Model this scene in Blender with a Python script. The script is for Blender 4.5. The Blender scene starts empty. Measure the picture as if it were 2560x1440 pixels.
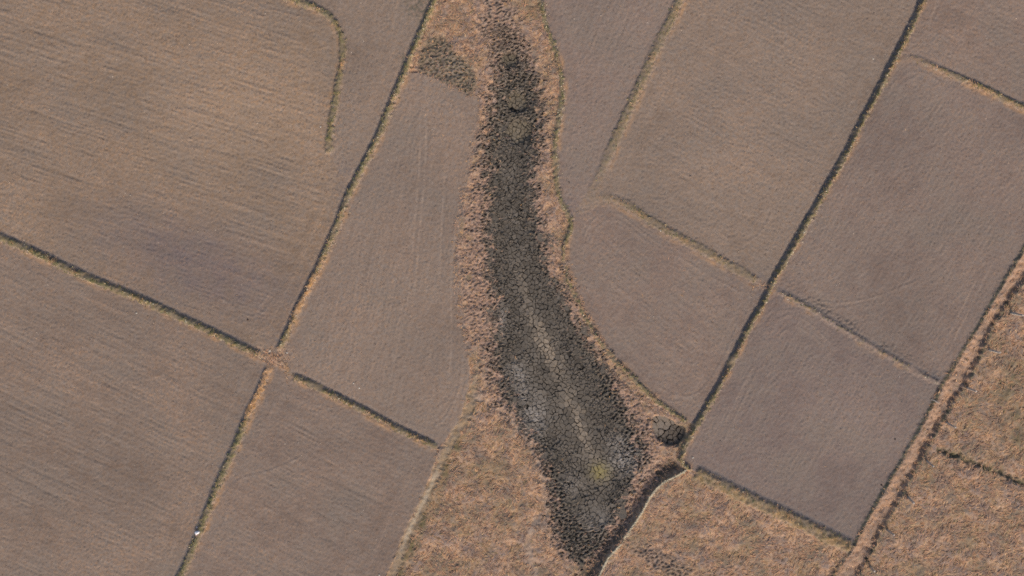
import bpy, math, random
import numpy as np
from mathutils import Vector

# ---------------------------------------------------------------- camera, sky, sun, exposure
scene = bpy.context.scene
COL = scene.collection
F_PX = 1730.0                       # focal length in pixels of the 2560 px wide photograph
TILT = math.radians(5.0)            # the camera looks almost straight down
CAM_H = 65.0
CAM_Y = CAM_H * math.tan(TILT)

cam_data = bpy.data.cameras.new('camera')
cam_data.sensor_width = 36.0
cam_data.lens = 36.0 * F_PX / 2560.0
cam_data.clip_start = 0.5
cam_data.clip_end = 8000.0
cam = bpy.data.objects.new('camera', cam_data)
cam.location = (0.0, CAM_Y, CAM_H)
cam.rotation_euler = (-TILT, 0.0, 0.0)
COL.objects.link(cam)
scene.camera = cam

SUN_ELEV = math.radians(33.0)
SUN_AZ = Vector((0.30, -0.95)).normalized()      # towards the sun, on the ground
SUN_VEC = Vector((SUN_AZ.x * math.cos(SUN_ELEV), SUN_AZ.y * math.cos(SUN_ELEV), math.sin(SUN_ELEV)))

world = bpy.data.worlds.new('World')
scene.world = world
world.use_nodes = True
wn = world.node_tree
for n in list(wn.nodes):
    wn.nodes.remove(n)
sky = wn.nodes.new('ShaderNodeTexSky')
sky.sky_type = 'NISHITA'
sky.sun_disc = False
sky.sun_elevation = SUN_ELEV
sky.sun_rotation = math.atan2(SUN_AZ.x, SUN_AZ.y)
sky.air_density = 1.0
sky.dust_density = 4.0
bg = wn.nodes.new('ShaderNodeBackground')
bg.inputs['Strength'].default_value = 0.15
wo = wn.nodes.new('ShaderNodeOutputWorld')
wn.links.new(sky.outputs[0], bg.inputs[0])
wn.links.new(bg.outputs[0], wo.inputs[0])

sun_data = bpy.data.lights.new('sun', 'SUN')
sun_data.energy = 2.0
sun_data.angle = math.radians(13.0)               # hazy low sun, soft shadow edges
sun_data.color = (1.0, 0.90, 0.76)
sun = bpy.data.objects.new('sun', sun_data)
sun.rotation_euler = SUN_VEC.to_track_quat('Z', 'Y').to_euler()
sun.location = (20, -60, 60)
COL.objects.link(sun)

scene.view_settings.view_transform = 'Standard'
scene.view_settings.look = 'None'
scene.view_settings.exposure = 0.22
scene.view_settings.gamma = 1.0
scene.view_settings.use_curve_mapping = False
scene.render.engine = 'CYCLES'
scene.cycles.use_denoising = False
scene.cycles.filter_width = 1.8
scene.cycles.max_bounces = 3
scene.cycles.diffuse_bounces = 2

# ---------------------------------------------------------------- layout helpers
rng = np.random.default_rng(11)
random.seed(11)


def W(u, v, z=0.0):
    """Where on the level z the place that the plan gives as (u, v) lies, in metres (arrays welcome)."""
    u = np.asarray(u, float); v = np.asarray(v, float)
    rx = (u - 1280.0) / F_PX
    ry = -(v - 720.0) / F_PX
    ca, sa = math.cos(-TILT), math.sin(-TILT)
    wy = ry * ca + sa
    wz = ry * sa - ca
    t = (CAM_H - z) / (-wz)
    return rx * t, CAM_Y + wy * t


PX = CAM_H / math.cos(TILT) / F_PX        # metres per plan unit, about 0.038


def srgb(r, g, b):
    c = np.array([r, g, b], float) / 255.0
    return np.where(c <= 0.04045, c / 12.92, ((c + 0.055) / 1.055) ** 2.4)


def smooth(a, b, x):
    t = np.clip((x - a) / (b - a), 0.0, 1.0)
    return t * t * (3 - 2 * t)


def catmull(pts, step=10.0):
    P = np.array(pts, float)
    P = np.vstack([2 * P[0] - P[1], P, 2 * P[-1] - P[-2]])
    out = []
    for i in range(1, len(P) - 2):
        p0, p1, p2, p3 = P[i - 1], P[i], P[i + 1], P[i + 2]
        n = max(2, int(np.hypot(*(p2 - p1)[:2]) / step))
        t = np.linspace(0, 1, n, endpoint=False)[:, None]
        out.append(0.5 * ((2 * p1) + (-p0 + p2) * t + (2 * p0 - 5 * p1 + 4 * p2 - p3) * t ** 2 + (-p0 + 3 * p1 - 3 * p2 + p3) * t ** 3))
    out.append(P[-2][None, :])
    return np.vstack(out)


class Grid:
    def __init__(self, u0, u1, v0, v1, step):
        self.u = np.arange(u0, u1 + step * 0.5, step)
        self.v = np.arange(v0, v1 + step * 0.5, step)
        self.step = step
        self.U, self.V = np.meshgrid(self.u, self.v)
        self.shape = self.U.shape

    def noise(self, seed, wl, bw=0.7, stretch=1.0, ang=0.0):
        """Unit-variance noise of wavelength about wl, stretched along the direction ang (plan, degrees)."""
        r = np.random.default_rng(seed).standard_normal(self.shape)
        fy = np.fft.fftfreq(self.shape[0], self.step)[:, None]
        fx = np.fft.rfftfreq(self.shape[1], self.step)[None, :]
        a = math.radians(ang)
        fa = (fx * math.cos(a) + fy * math.sin(a)) * stretch
        fc = -fx * math.sin(a) + fy * math.cos(a)
        k = np.sqrt(fa * fa + fc * fc) + 1e-9
        flt = np.exp(-(np.log(k * wl) / bw) ** 2) / k ** 0.5
        n = np.fft.irfft2(np.fft.rfft2(r) * flt, s=self.shape)
        return (n - n.mean()) / n.std()

    def blur(self, A, sigma):
        fy = np.fft.fftfreq(self.shape[0], self.step)[:, None]
        fx = np.fft.rfftfreq(self.shape[1], self.step)[None, :]
        return np.fft.irfft2(np.fft.rfft2(A) * np.exp(-2 * (math.pi * sigma) ** 2 * (fx * fx + fy * fy)), s=self.shape)

    def near(self, poly, R=110.0):
        """distance to a polyline, side (+ = left of travel in plan view), length along, total length."""
        D = np.full(self.shape, 1e4); S = np.zeros(self.shape); T = np.zeros(self.shape)
        acc = 0.0
        for i in range(len(poly) - 1):
            a = poly[i][:2]; b = poly[i + 1][:2]
            L = float(np.hypot(*(b - a)))
            if L < 1e-6:
                continue
            lo = np.minimum(a, b) - R; hi = np.maximum(a, b) + R
            i0 = max(0, int((lo[0] - self.u[0]) / self.step)); i1 = min(len(self.u), int((hi[0] - self.u[0]) / self.step) + 2)
            j0 = max(0, int((lo[1] - self.v[0]) / self.step)); j1 = min(len(self.v), int((hi[1] - self.v[0]) / self.step) + 2)
            if i1 <= i0 or j1 <= j0:
                acc += L
                continue
            sl = (slice(j0, j1), slice(i0, i1))
            x = self.U[sl] - a[0]; y = self.V[sl] - a[1]
            d = (b - a) / L
            t = np.clip(x * d[0] + y * d[1], 0, L)
            dd = np.hypot(x - t * d[0], y - t * d[1])
            cr = x * d[1] - y * d[0]
            m = dd < D[sl]
            D[sl] = np.where(m, dd, D[sl]); S[sl] = np.where(m, np.sign(cr), S[sl]); T[sl] = np.where(m, acc + t, T[sl])
            acc += L
        return D, S, T, acc

    def inside(self, poly):
        P = np.array(poly, float)
        lo = P.min(0); hi = P.max(0)
        m = np.zeros(self.shape, bool)
        i0 = max(0, int((lo[0] - self.u[0]) / self.step)); i1 = min(len(self.u), int((hi[0] - self.u[0]) / self.step) + 2)
        j0 = max(0, int((lo[1] - self.v[0]) / self.step)); j1 = min(len(self.v), int((hi[1] - self.v[0]) / self.step) + 2)
        if i1 <= i0 or j1 <= j0:
            return m
        x = self.U[j0:j1, i0:i1]; y = self.V[j0:j1, i0:i1]
        c = np.zeros(x.shape, bool)
        n = len(P)
        for k in range(n):
            x1, y1 = P[k]; x2, y2 = P[(k + 1) % n]
            if y1 == y2:
                continue
            c ^= ((y1 > y) != (y2 > y)) & (x < (x2 - x1) * (y - y1) / (y2 - y1) + x1)
        m[j0:j1, i0:i1] = c
        return m

    def sample(self, A, u, v):
        x = np.clip((np.asarray(u) - self.u[0]) / self.step, 0, len(self.u) - 1.001)
        y = np.clip((np.asarray(v) - self.v[0]) / self.step, 0, len(self.v) - 1.001)
        i = x.astype(int); j = y.astype(int)
        fx = x - i; fy = y - j
        if A.ndim == 3:
            fx = fx[..., None]; fy = fy[..., None]
        return (A[j, i] * (1 - fx) + A[j, i + 1] * fx) * (1 - fy) + (A[j + 1, i] * (1 - fx) + A[j + 1, i + 1] * fx) * fy


def mixc(C, col, w):
    """Blend colour col (rgb or array) into C with weight w."""
    w = np.asarray(w)[..., None]
    return C * (1 - w) + np.asarray(col) * w


# ---------------------------------------------------------------- materials
def soil_material(name, fine_scale, bump, contrast):
    m = bpy.data.materials.new(name)
    m.use_nodes = True
    nt = m.node_tree
    b = nt.nodes['Principled BSDF']
    b.inputs['Roughness'].default_value = 1.0
    b.inputs['Specular IOR Level'].default_value = 0.08
    at = nt.nodes.new('ShaderNodeAttribute'); at.attribute_name = 'col'
    geo = nt.nodes.new('ShaderNodeNewGeometry')
    n1 = nt.nodes.new('ShaderNodeTexNoise'); n1.inputs['Scale'].default_value = fine_scale; n1.inputs['Detail'].default_value = 4.0; n1.inputs['Roughness'].default_value = 0.7
    n2 = nt.nodes.new('ShaderNodeTexNoise'); n2.inputs['Scale'].default_value = fine_scale * 0.45; n2.inputs['Detail'].default_value = 3.0
    nt.links.new(geo.outputs['Position'], n1.inputs['Vector'])
    nt.links.new(geo.outputs['Position'], n2.inputs['Vector'])
    mr = nt.nodes.new('ShaderNodeMapRange')
    mr.inputs['From Min'].default_value = 0.3; mr.inputs['From Max'].default_value = 0.7
    mr.inputs['To Min'].default_value = 1.0 - contrast; mr.inputs['To Max'].default_value = 1.0 + contrast
    nt.links.new(n1.outputs['Fac'], mr.inputs['Value'])
    vm = nt.nodes.new('ShaderNodeVectorMath'); vm.operation = 'SCALE'
    nt.links.new(at.outputs['Color'], vm.inputs[0]); nt.links.new(mr.outputs['Result'], vm.inputs['Scale'])
    # slight warm / cool drift from grain to grain
    hs = nt.nodes.new('ShaderNodeHueSaturation')
    mr2 = nt.nodes.new('ShaderNodeMapRange')
    mr2.inputs['From Min'].default_value = 0.3; mr2.inputs['From Max'].default_value = 0.7
    mr2.inputs['To Min'].default_value = 0.85; mr2.inputs['To Max'].default_value = 1.15
    nt.links.new(n2.outputs['Fac'], mr2.inputs['Value'])
    nt.links.new(mr2.outputs['Result'], hs.inputs['Saturation'])
    nt.links.new(vm.outputs['Vector'], hs.inputs['Color'])
    nt.links.new(hs.outputs['Color'], b.inputs['Base Color'])
    bp = nt.nodes.new('ShaderNodeBump'); bp.inputs['Strength'].default_value = 1.0; bp.inputs['Distance'].default_value = bump
    nt.links.new(n1.outputs['Fac'], bp.inputs['Height'])
    nt.links.new(bp.outputs['Normal'], b.inputs['Normal'])
    return m


def blade_material(name):
    m = bpy.data.materials.new(name)
    m.use_nodes = True
    nt = m.node_tree
    b = nt.nodes['Principled BSDF']
    b.inputs['Roughness'].default_value = 0.8
    b.inputs['Specular IOR Level'].default_value = 0.15
    at = nt.nodes.new('ShaderNodeAttribute'); at.attribute_name = 'col'
    geo = nt.nodes.new('ShaderNodeNewGeometry')
    n1 = nt.nodes.new('ShaderNodeTexNoise'); n1.inputs['Scale'].default_value = 1.3
    nt.links.new(geo.outputs['Position'], n1.inputs['Vector'])
    mr = nt.nodes.new('ShaderNodeMapRange')
    mr.inputs['From Min'].default_value = 0.3; mr.inputs['From Max'].default_value = 0.7
    mr.inputs['To Min'].default_value = 0.85; mr.inputs['To Max'].default_value = 1.15
    nt.links.new(n1.outputs['Fac'], mr.inputs['Value'])
    vm = nt.nodes.new('ShaderNodeVectorMath'); vm.operation = 'SCALE'
    nt.links.new(at.outputs['Color'], vm.inputs[0]); nt.links.new(mr.outputs['Result'], vm.inputs['Scale'])
    nt.links.new(vm.outputs['Vector'], b.inputs['Base Color'])
    tr = nt.nodes.new('ShaderNodeBsdfTranslucent')
    nt.links.new(vm.outputs['Vector'], tr.inputs['Color'])
    mx = nt.nodes.new('ShaderNodeMixShader'); mx.inputs[0].default_value = 0.25
    out = nt.nodes['Material Output']
    nt.links.new(b.outputs[0], mx.inputs[1]); nt.links.new(tr.outputs[0], mx.inputs[2]); nt.links.new(mx.outputs[0], out.inputs[0])
    return m


def plain_material(name, rgb, rgb2, scale, rough=0.9, bump=0.01, spec=0.2):
    m = bpy.data.materials.new(name)
    m.use_nodes = True
    nt = m.node_tree
    b = nt.nodes['Principled BSDF']
    b.inputs['Roughness'].default_value = rough
    b.inputs['Specular IOR Level'].default_value = spec
    geo = nt.nodes.new('ShaderNodeNewGeometry')
    n1 = nt.nodes.new('ShaderNodeTexNoise'); n1.inputs['Scale'].default_value = scale; n1.inputs['Detail'].default_value = 5.0
    nt.links.new(geo.outputs['Position'], n1.inputs['Vector'])
    cr = nt.nodes.new('ShaderNodeValToRGB')
    cr.color_ramp.elements[0].position = 0.3; cr.color_ramp.elements[0].color = (*rgb, 1)
    cr.color_ramp.elements[1].position = 0.7; cr.color_ramp.elements[1].color = (*rgb2, 1)
    nt.links.new(n1.outputs['Fac'], cr.inputs[0]); nt.links.new(cr.outputs[0], b.inputs['Base Color'])
    bp = nt.nodes.new('ShaderNodeBump'); bp.inputs['Distance'].default_value = bump
    nt.links.new(n1.outputs['Fac'], bp.inputs['Height']); nt.links.new(bp.outputs[0], b.inputs['Normal'])
    return m


M_FIELD = soil_material('ploughed_soil', 6.0, 0.018, 0.11)
M_BANK = soil_material('bank_earth', 6.0, 0.03, 0.2)
M_TURF = soil_material('dry_turf', 5.5, 0.03, 0.18)
M_MUD = soil_material('cracked_mud', 7.0, 0.02, 0.15)
M_BLADE = blade_material('dry_blades')


def link(name, mesh, mat, parent=None, **props):
    o = bpy.data.objects.new(name, mesh)
    if mat is not None and not mesh.materials:
        mesh.materials.append(mat)
    COL.objects.link(o)
    if parent is not None:
        o.parent = parent
    for k, val in props.items():
        o[k] = val
    return o


def np_mesh(name, co, faces_flat, sizes, col=None, shade_smooth=True):
    """A mesh straight from arrays: co n x 3, faces_flat the corner indices, sizes the corners per face."""
    me = bpy.data.meshes.new(name)
    co = np.ascontiguousarray(co, np.float32)
    me.vertices.add(len(co)); me.vertices.foreach_set('co', co.ravel())
    faces_flat = np.ascontiguousarray(faces_flat, np.int32).ravel()
    me.loops.add(len(faces_flat)); me.loops.foreach_set('vertex_index', faces_flat)
    sizes = np.asarray(sizes, np.int32)
    starts = np.concatenate([[0], np.cumsum(sizes)[:-1]]).astype(np.int32)
    me.polygons.add(len(sizes))
    me.polygons.foreach_set('loop_start', starts)
    me.polygons.foreach_set('use_smooth', np.full(len(sizes), shade_smooth))
    me.update(calc_edges=True)
    if col is not None:
        at = me.attributes.new('col', 'FLOAT_COLOR', 'POINT')
        c4 = np.ones((len(co), 4), np.float32); c4[:, :3] = col
        at.data.foreach_set('color', c4.ravel())
    return me


# ================================================================ the plan of the place
# (u, v) plan units of about 38 mm; u to the east, v to the south
BANKS = [
    # name key, points, half top width, side width, height, label, kind of growth (green, straw, orange), dark trench depth on a side
    dict(k='hook', pts=[(640, -40), (700, -14), (745, 4), (790, 20), (828, 46), (850, 82), (857, 125), (852, 175), (842, 232), (831, 300), (824, 345), (824, 386)],
         w=7, s=7, h=0.22, g=(0.6, 0.15, 0.10), tr=0.0, fade=(0, 10),
         label='hook-shaped green bank that bends and ends in the top field'),
    dict(k='north', pts=[(1120, -90), (1092, -10), (1066, 52), (1038, 118), (1012, 182), (978, 262), (950, 332), (917, 400), (890, 452), (870, 492), (846, 556), (806, 648), (776, 710), (750, 762), (720, 830), (694, 884)],
         w=7, s=7, h=0.24, g=(0.5, 0.30, 0.15), tr=0.10, side=1, fade=(0, 30),
         label='long straw-flecked bank with dark trench, running down to the orange grass crossing'),
    dict(k='west', pts=[(-300, 452), (-120, 534), (0, 592), (62, 620), (132, 652), (192, 682), (252, 708), (302, 728), (352, 748), (422, 781), (502, 818), (582, 856), (640, 884), (664, 894)],
         w=8, s=7, h=0.22, g=(0.62, 0.18, 0.10), tr=0.05, side=-1, fade=(0, 30),
         label='olive green bank between the two big fields, ending at the orange grass crossing'),
    dict(k='south', pts=[(676, 908), (660, 952), (645, 988), (627, 1022), (610, 1062), (590, 1112), (565, 1167), (540, 1227), (520, 1277), (499, 1332), (474, 1392), (446, 1450), (400, 1545), (350, 1660)],
         w=8, s=7, h=0.20, g=(0.55, 0.2, 0.2), tr=0.04, side=1, fade=(20, 0),
         label='bank with a white bag on it, orange at one end and green beyond'),
    dict(k='spur', pts=[(732, 940), (770, 957), (812, 978), (852, 998), (902, 1022), (952, 1050), (1002, 1076), (1050, 1098), (1098, 1122)],
         w=6, s=7, h=0.20, g=(0.6, 0.15, 0.20), tr=0.10, side=-1, fade=(10, 20),
         label='short dark green bank running from the orange crossing to the worn path'),
    dict(k='pond', pts=[(1330, -90), (1347, -10), (1356, 22), (1366, 70), (1382, 112), (1395, 152), (1404, 202), (1405, 242), (1400, 282), (1393, 322), (1387, 382), (1390, 432), (1397, 488), (1411, 522), (1426, 546), (1426, 576), (1413, 606), (1409, 640), (1414, 680), (1427, 716), (1447, 760), (1478, 820), (1503, 860), (1543, 906), (1583, 946), (1623, 986), (1662, 1018), (1700, 1042), (1716, 1054)],
         w=5, s=6, h=0.20, g=(0.66, 0.25, 0.03), tr=0.0, fade=(0, 5),
         label='winding narrow green bank along the right side of the cracked pond'),
    dict(k='slant', pts=[(1750, -110), (1702, -8), (1682, 38), (1657, 88), (1632, 138), (1610, 190), (1587, 240), (1562, 296), (1537, 350), (1512, 408), (1493, 450), (1468, 494), (1436, 530)],
         w=15, s=8, h=0.15, g=(0.55, 0.15, 0.15), tr=0.0, fade=(0, 260),
         label='broad low olive strip of bank fading out towards the pond'),
    dict(k='olive', pts=[(1440, 512), (1490, 494), (1537, 499), (1580, 521), (1640, 560), (1700, 594), (1760, 626), (1820, 661), (1870, 688), (1898, 706)],
         w=13, s=8, h=0.14, g=(0.50, 0.20, 0.20), tr=0.0, fade=(190, 20),
         label='low olive bank without trench between two fields right of the pond'),
    dict(k='long', pts=[(2360, -100), (2312, -8), (2283, 56), (2253, 116), (2222, 176), (2190, 242), (2156, 304), (2121, 374), (2077, 452), (2037, 522), (1997, 592), (1961, 654), (1931, 708), (1906, 762), (1876, 812), (1841, 882), (1806, 950), (1771, 1012), (1740, 1064), (1714, 1112), (1700, 1146), (1712, 1164), (1730, 1176)],
         w=5, s=6, h=0.32, g=(0.55, 0.30, 0.10), tr=0.08, side=1, fade=(0, 10),
         label='longest straight bank with a black shadow line, crossing all the fields on the right'),
    dict(k='faint', pts=[(2222, 182), (2256, 150), (2290, 148), (2330, 166), (2400, 196), (2470, 227), (2530, 257), (2620, 295), (2820, 385)],
         w=6, s=7, h=0.20, g=(0.55, 0.05, 0.40), tr=0.08, side=-1, fade=(260, 0),
         label='faint grassy bank with an orange edge in the top right corner'),
    dict(k='clod', pts=[(1930, 716), (1960, 738), (1990, 752), (2044, 784), (2112, 827), (2182, 868), (2252, 908), (2320, 946), (2352, 958)],
         w=4, s=8, h=0.09, g=(0.05, 0.0, 0.0), tr=0.06, side=-1, fade=(40, 10),
         label='bare cloddy earth bank reaching the orange ditch between two brown fields'),
    dict(k='lane', pts=[(1736, 1180), (1790, 1207), (1870, 1247), (1950, 1283), (2030, 1322), (2100, 1356), (2128, 1368)],
         w=17, s=8, h=0.20, g=(0.45, 0.15, 0.25), tr=0.05, side=-1, fade=(8, 8),
         label='broad flat olive bank above the orange grassland at the bottom'),
]
DITCH_L = [(2700, 400), (2620, 520), (2556, 629), (2509, 705), (2462, 787), (2410, 874), (2360, 956), (2334, 1008), (2282, 1100), (2252, 1154), (2214, 1218), (2171, 1294), (2130, 1370), (2083, 1440), (1960, 1660)]
DITCH_R = [(2745, 435), (2650, 565), (2562, 703), (2509, 777), (2468, 851), (2445, 909), (2414, 967), (2363, 1043), (2334, 1098), (2299, 1160), (2258, 1236), (2217, 1312), (2172, 1396), (2150, 1440), (2030, 1660)]
RIGHT_RILL = [(2338, 1120), (2380, 1136), (2440, 1159), (2500, 1184), (2570, 1214), (2820, 1320)]
LIP = [(1400, 1640), (1455, 1530), (1497, 1440), (1519, 1396), (1538, 1373), (1560, 1344), (1583, 1312), (1606, 1277), (1622, 1246), (1638, 1224), (1660, 1204), (1692, 1188), (1716, 1174)]
PATH_W = [(1192, 890), (1188, 960), (1168, 1036), (1132, 1096), (1106, 1148), (1074, 1228), (1034, 1308), (1004, 1380), (976, 1450), (900, 1650)]
PATH_E = [(1192, 990), (1236, 1020), (1290, 1066), (1332, 1116), (1352, 1160), (1362, 1200), (1374, 1236), (1362, 1278), (1332, 1318), (1320, 1366), (1338, 1436), (1380, 1560)]
FIELD_E = [(1118, -90), (1092, 0), (1050, 180), (1090, 190), (1140, 215), (1200, 245), (1204, 290), (1196, 340), (1176, 420), (1160, 500), (1146, 560), (1143, 620), (1148, 680), (1155, 740), (1162, 800), (1168, 850), (1172, 900), (1176, 950), (1164, 1000), (1150, 1050), (1124, 1090), (1098, 1130), (1064, 1220), (1022, 1305), (990, 1380), (962, 1450), (886, 1650)]

# the dried pond: row, west rim of the dark mud, east rim, west rim of the half-dark fringe, east rim of it
POND = np.array([
    (-120, 1215, 1275, 1205, 1290), (0, 1212, 1262, 1205, 1275), (40, 1218, 1268, 1205, 1280), (90, 1228, 1302, 1210, 1320), (150, 1240, 1328, 1222, 1340), (200, 1246, 1342, 1232, 1352),
    (250, 1236, 1346, 1222, 1356), (300, 1226, 1348, 1216, 1360), (350, 1218, 1340, 1204, 1356), (400, 1218, 1334, 1194, 1350), (450, 1222, 1326, 1184, 1352),
    (500, 1226, 1324, 1170, 1362), (550, 1222, 1340, 1160, 1376), (600, 1224, 1346, 1158, 1388), (650, 1226, 1356, 1156, 1398), (700, 1236, 1384, 1160, 1412), (750, 1244, 1406, 1164, 1432),
    (800, 1248, 1430, 1168, 1456), (850, 1240, 1462, 1180, 1480), (900, 1236, 1494, 1204, 1506), (950, 1248, 1524, 1216, 1548), (1000, 1268, 1540, 1236, 1600), (1050, 1300, 1560, 1276, 1632),
    (1100, 1336, 1588, 1320, 1648), (1150, 1364, 1594, 1350, 1656), (1200, 1372, 1574, 1362, 1632), (1250, 1388, 1552, 1372, 1600), (1300, 1386, 1522, 1374, 1572), (1345, 1400, 1508, 1384, 1530), (1385, 1420, 1480, 1396, 1500), (1430, 1452, 1453, 1440, 1450)], float)
PLATE = np.array([  # row, west and east limit of the ground split into mud plates
    (290, 1290, 1292), (305, 1268, 1322), (345, 1262, 1320), (380, 1250, 1320), (450, 1240, 1315), (520, 1236, 1316), (580, 1236, 1330), (640, 1238, 1352), (700, 1244, 1378), (760, 1250, 1402), (820, 1254, 1430),
    (880, 1262, 1454), (940, 1276, 1490), (1000, 1296, 1516), (1060, 1320, 1530), (1120, 1366, 1560), (1180, 1400, 1576), (1230, 1420, 1550), (1290, 1440, 1530), (1310, 1480, 1510), (1318, 1500, 1501)], float)
PALE = [(1300, 690, 5), (1312, 735, 7), (1330, 790, 9), (1348, 830, 12), (1368, 872, 13), (1392, 925, 13), (1412, 968, 15), (1425, 1005, 14), (1440, 1035, 8), (1452, 1075, 7), (1468, 1120, 9), (1486, 1150, 14), (1504, 1184, 20)]
HOLLOWS = [(1274, 148, 20, 0.36), (1294, 254, 26, 0.34), (1300, 328, 32, 0.34), (1378, 1104, 20, 0.16), (1508, 1290, 22, 0.14), (1470, 1225, 26, 0.10)]
PUDDLE = [(1629, 1043), (1656, 1040), (1682, 1051), (1692, 1064), (1714, 1066), (1714, 1092), (1694, 1117), (1664, 1113), (1642, 1097), (1632, 1071)]
SIDE_PATCH = [(1078, 92), (1130, 98), (1130, 130), (1164, 150), (1190, 188), (1180, 240), (1132, 216), (1090, 192), (1040, 178), (1046, 130)]
LOW_PATCH = [(1560, 1362), (1600, 1352), (1660, 1380), (1710, 1405), (1750, 1440), (1770, 1480), (1700, 1475), (1650, 1430), (1600, 1400)]

FIELDS = [
    # polygon, furrow direction (plan degrees), headland width, soil colour, straw amount, streak strength
    dict(k='nw', poly=[(-300, -240), (640, -240), (640, -40), (745, 4), (828, 46), (857, 125), (842, 232), (824, 386), (872, 470), (846, 556), (776, 710), (694, 884), (664, 894), (502, 818), (302, 728), (132, 652), (-300, 452)], ang=17, c=(134, 116, 98), straw=0.42, st=0.9),
    dict(k='n', poly=[(640, -240), (1180, -240), (1092, -10), (1012, 182), (917, 400), (872, 470), (824, 386), (842, 232), (857, 125), (828, 46), (745, 4), (640, -40)], ang=100, c=(133, 117, 102), straw=0.30, st=0.3),
    dict(k='mid', poly=[(1050, 180), (1140, 215), (1200, 245), (1196, 340), (1160, 500), (1143, 620), (1162, 800), (1172, 900), (1176, 950), (1150, 1050), (1098, 1122), (952, 1050), (732, 940), (694, 884), (776, 710), (870, 492), (1012, 182)], ang=101, c=(132, 116, 102), straw=0.28, st=0.45),
    dict(k='sw', poly=[(-300, 452), (132, 652), (302, 728), (502, 818), (664, 894), (676, 908), (627, 1022), (565, 1167), (499, 1332), (446, 1450), (340, 1680), (-300, 1680)], ang=24, c=(127, 111, 97), straw=0.30, st=0.8),
    dict(k='s', poly=[(676, 908), (732, 940), (952, 1050), (1098, 1122), (1064, 1220), (1022, 1305), (962, 1450), (880, 1680), (340, 1680), (446, 1450), (565, 1167)], ang=26, c=(127, 111, 98), straw=0.26, st=0.75),
    dict(k='ne1', poly=[(1300, -240), (1800, -240), (1702, -8), (1610, 190), (1512, 408), (1436, 530), (1426, 546), (1397, 488), (1387, 382), (1405, 242), (1395, 152), (1356, 22)], ang=112, c=(131, 115, 103), straw=0.18, st=0.3),
    dict(k='ne2', poly=[(1800, -240), (2420, -240), (2312, -8), (2121, 374), (1931, 708), (1898, 706), (1760, 626), (1640, 560), (1537, 499), (1426, 546), (1436, 530), (1512, 408), (1610, 190)], ang=28, c=(133, 117, 102), straw=0.26, st=0.45),
    dict(k='east', poly=[(1426, 546), (1537, 499), (1640, 560), (1760, 626), (1898, 706), (1931, 708), (1841, 882), (1740, 1064), (1716, 1054), (1583, 946), (1478, 820), (1414, 680), (1413, 606)], ang=38, c=(128, 112, 100), straw=0.26, st=0.55),
    dict(k='corner', poly=[(2420, -240), (2840, -240), (2840, 395), (2530, 257), (2290, 150), (2222, 176), (2312, -8)], ang=25, c=(130, 113, 100), straw=0.26, st=0.35),
    dict(k='far', poly=[(2222, 176), (2290, 150), (2530, 257), (2840, 395), (2840, 420), (2700, 400), (2556, 629), (2462, 787), (2352, 958), (2112, 827), (1931, 708), (2077, 452)], ang=120, c=(125, 110, 99), straw=0.2, st=0.35),
    dict(k='se', poly=[(1931, 708), (2112, 827), (2352, 958), (2282, 1100), (2171, 1294), (2128, 1368), (1950, 1283), (1790, 1207), (1712, 1164), (1700, 1146), (1740, 1064), (1841, 882)], ang=118, c=(122, 108, 99), straw=0.14, st=0.35),
]

# ---------------------------------------------------------------- height and colour of the whole ground
G = Grid(-258, 2818, -198, 1638, 3.0)
U, V = G.U, G.V
Z = np.zeros(G.shape)
NB = G.noise(1, 240, 0.9)
NM = G.noise(2, 70, 0.8)
NS = G.noise(3, 22, 0.7)
NF = G.noise(4, 9.5, 0.5)
NF2 = G.noise(5, 9.0, 0.5)
NJ = G.noise(6, 14, 0.6)
NL = G.noise(7, 480, 0.8)

# zone ids: 0 grassland, 1.. fields, 40.. banks, 70 ditch, 75 paths, 90 pond patch
ZONE = np.zeros(G.shape, int)
for i, f in enumerate(FIELDS):
    ZONE[G.inside(f['poly'])] = 1 + i
left_grass = np.zeros(G.shape, bool)

EDGE = np.full(G.shape, 1e4)           # distance to the nearest field edge
bank_w = np.zeros(G.shape)             # 0..1 how much bank
bank_id = np.full(G.shape, -1)
growth = np.zeros(G.shape + (3,))
trench = np.zeros(G.shape)
for i, b in enumerate(BANKS):
    pl = catmull(b['pts'])
    b['pl'] = pl
    b['w'] *= {'slant': 0.68, 'olive': 0.68, 'lane': 1.0}.get(b['k'], 0.78)
    b['s'] *= 0.85
    D, S, T, L = G.near(pl)
    EDGE = np.minimum(EDGE, D)
    fade = np.ones(G.shape)
    if b['fade'][0]:
        fade *= smooth(0, b['fade'][0], T)
    if b['fade'][1]:
        fade *= smooth(0, b['fade'][1], L - T)
    Dj = D + NJ * 1.4 + NS * 1.0 + NM * 1.3
    prof = (1 - smooth(b['w'] * 0.55, b['w'] * 0.75 + b['s'] * 0.9, Dj)) * fade
    Z = np.maximum(Z, 0) if False else Z
    Z += b['h'] * prof * (1 + 0.16 * NM + 0.10 * NS)
    if b['tr']:
        sd = D * S * b['side']
        t = np.exp(-((sd + b['w'] * 0.8 + b['s'] + 1 + NJ) / 4.0) ** 2) * fade
        Z -= b['tr'] * t
        trench = np.maximum(trench, t)
    cover = smooth(0.15, 0.6, prof)
    m = (Dj < b['w'] + b['s'] * 0.55) & (fade > 0.25)
    bank_id[m & (cover > bank_w)] = i
    bank_w = np.maximum(bank_w, cover)
    b['D'] = D; b['S'] = S; b['T'] = T; b['L'] = L; b['fadeA'] = fade

for pl in (DITCH_L, FIELD_E):
    EDGE = np.minimum(EDGE, G.near(catmull(pl))[0])
EDGE = G.blur(np.minimum(EDGE, 130.0), 11.0)

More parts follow.
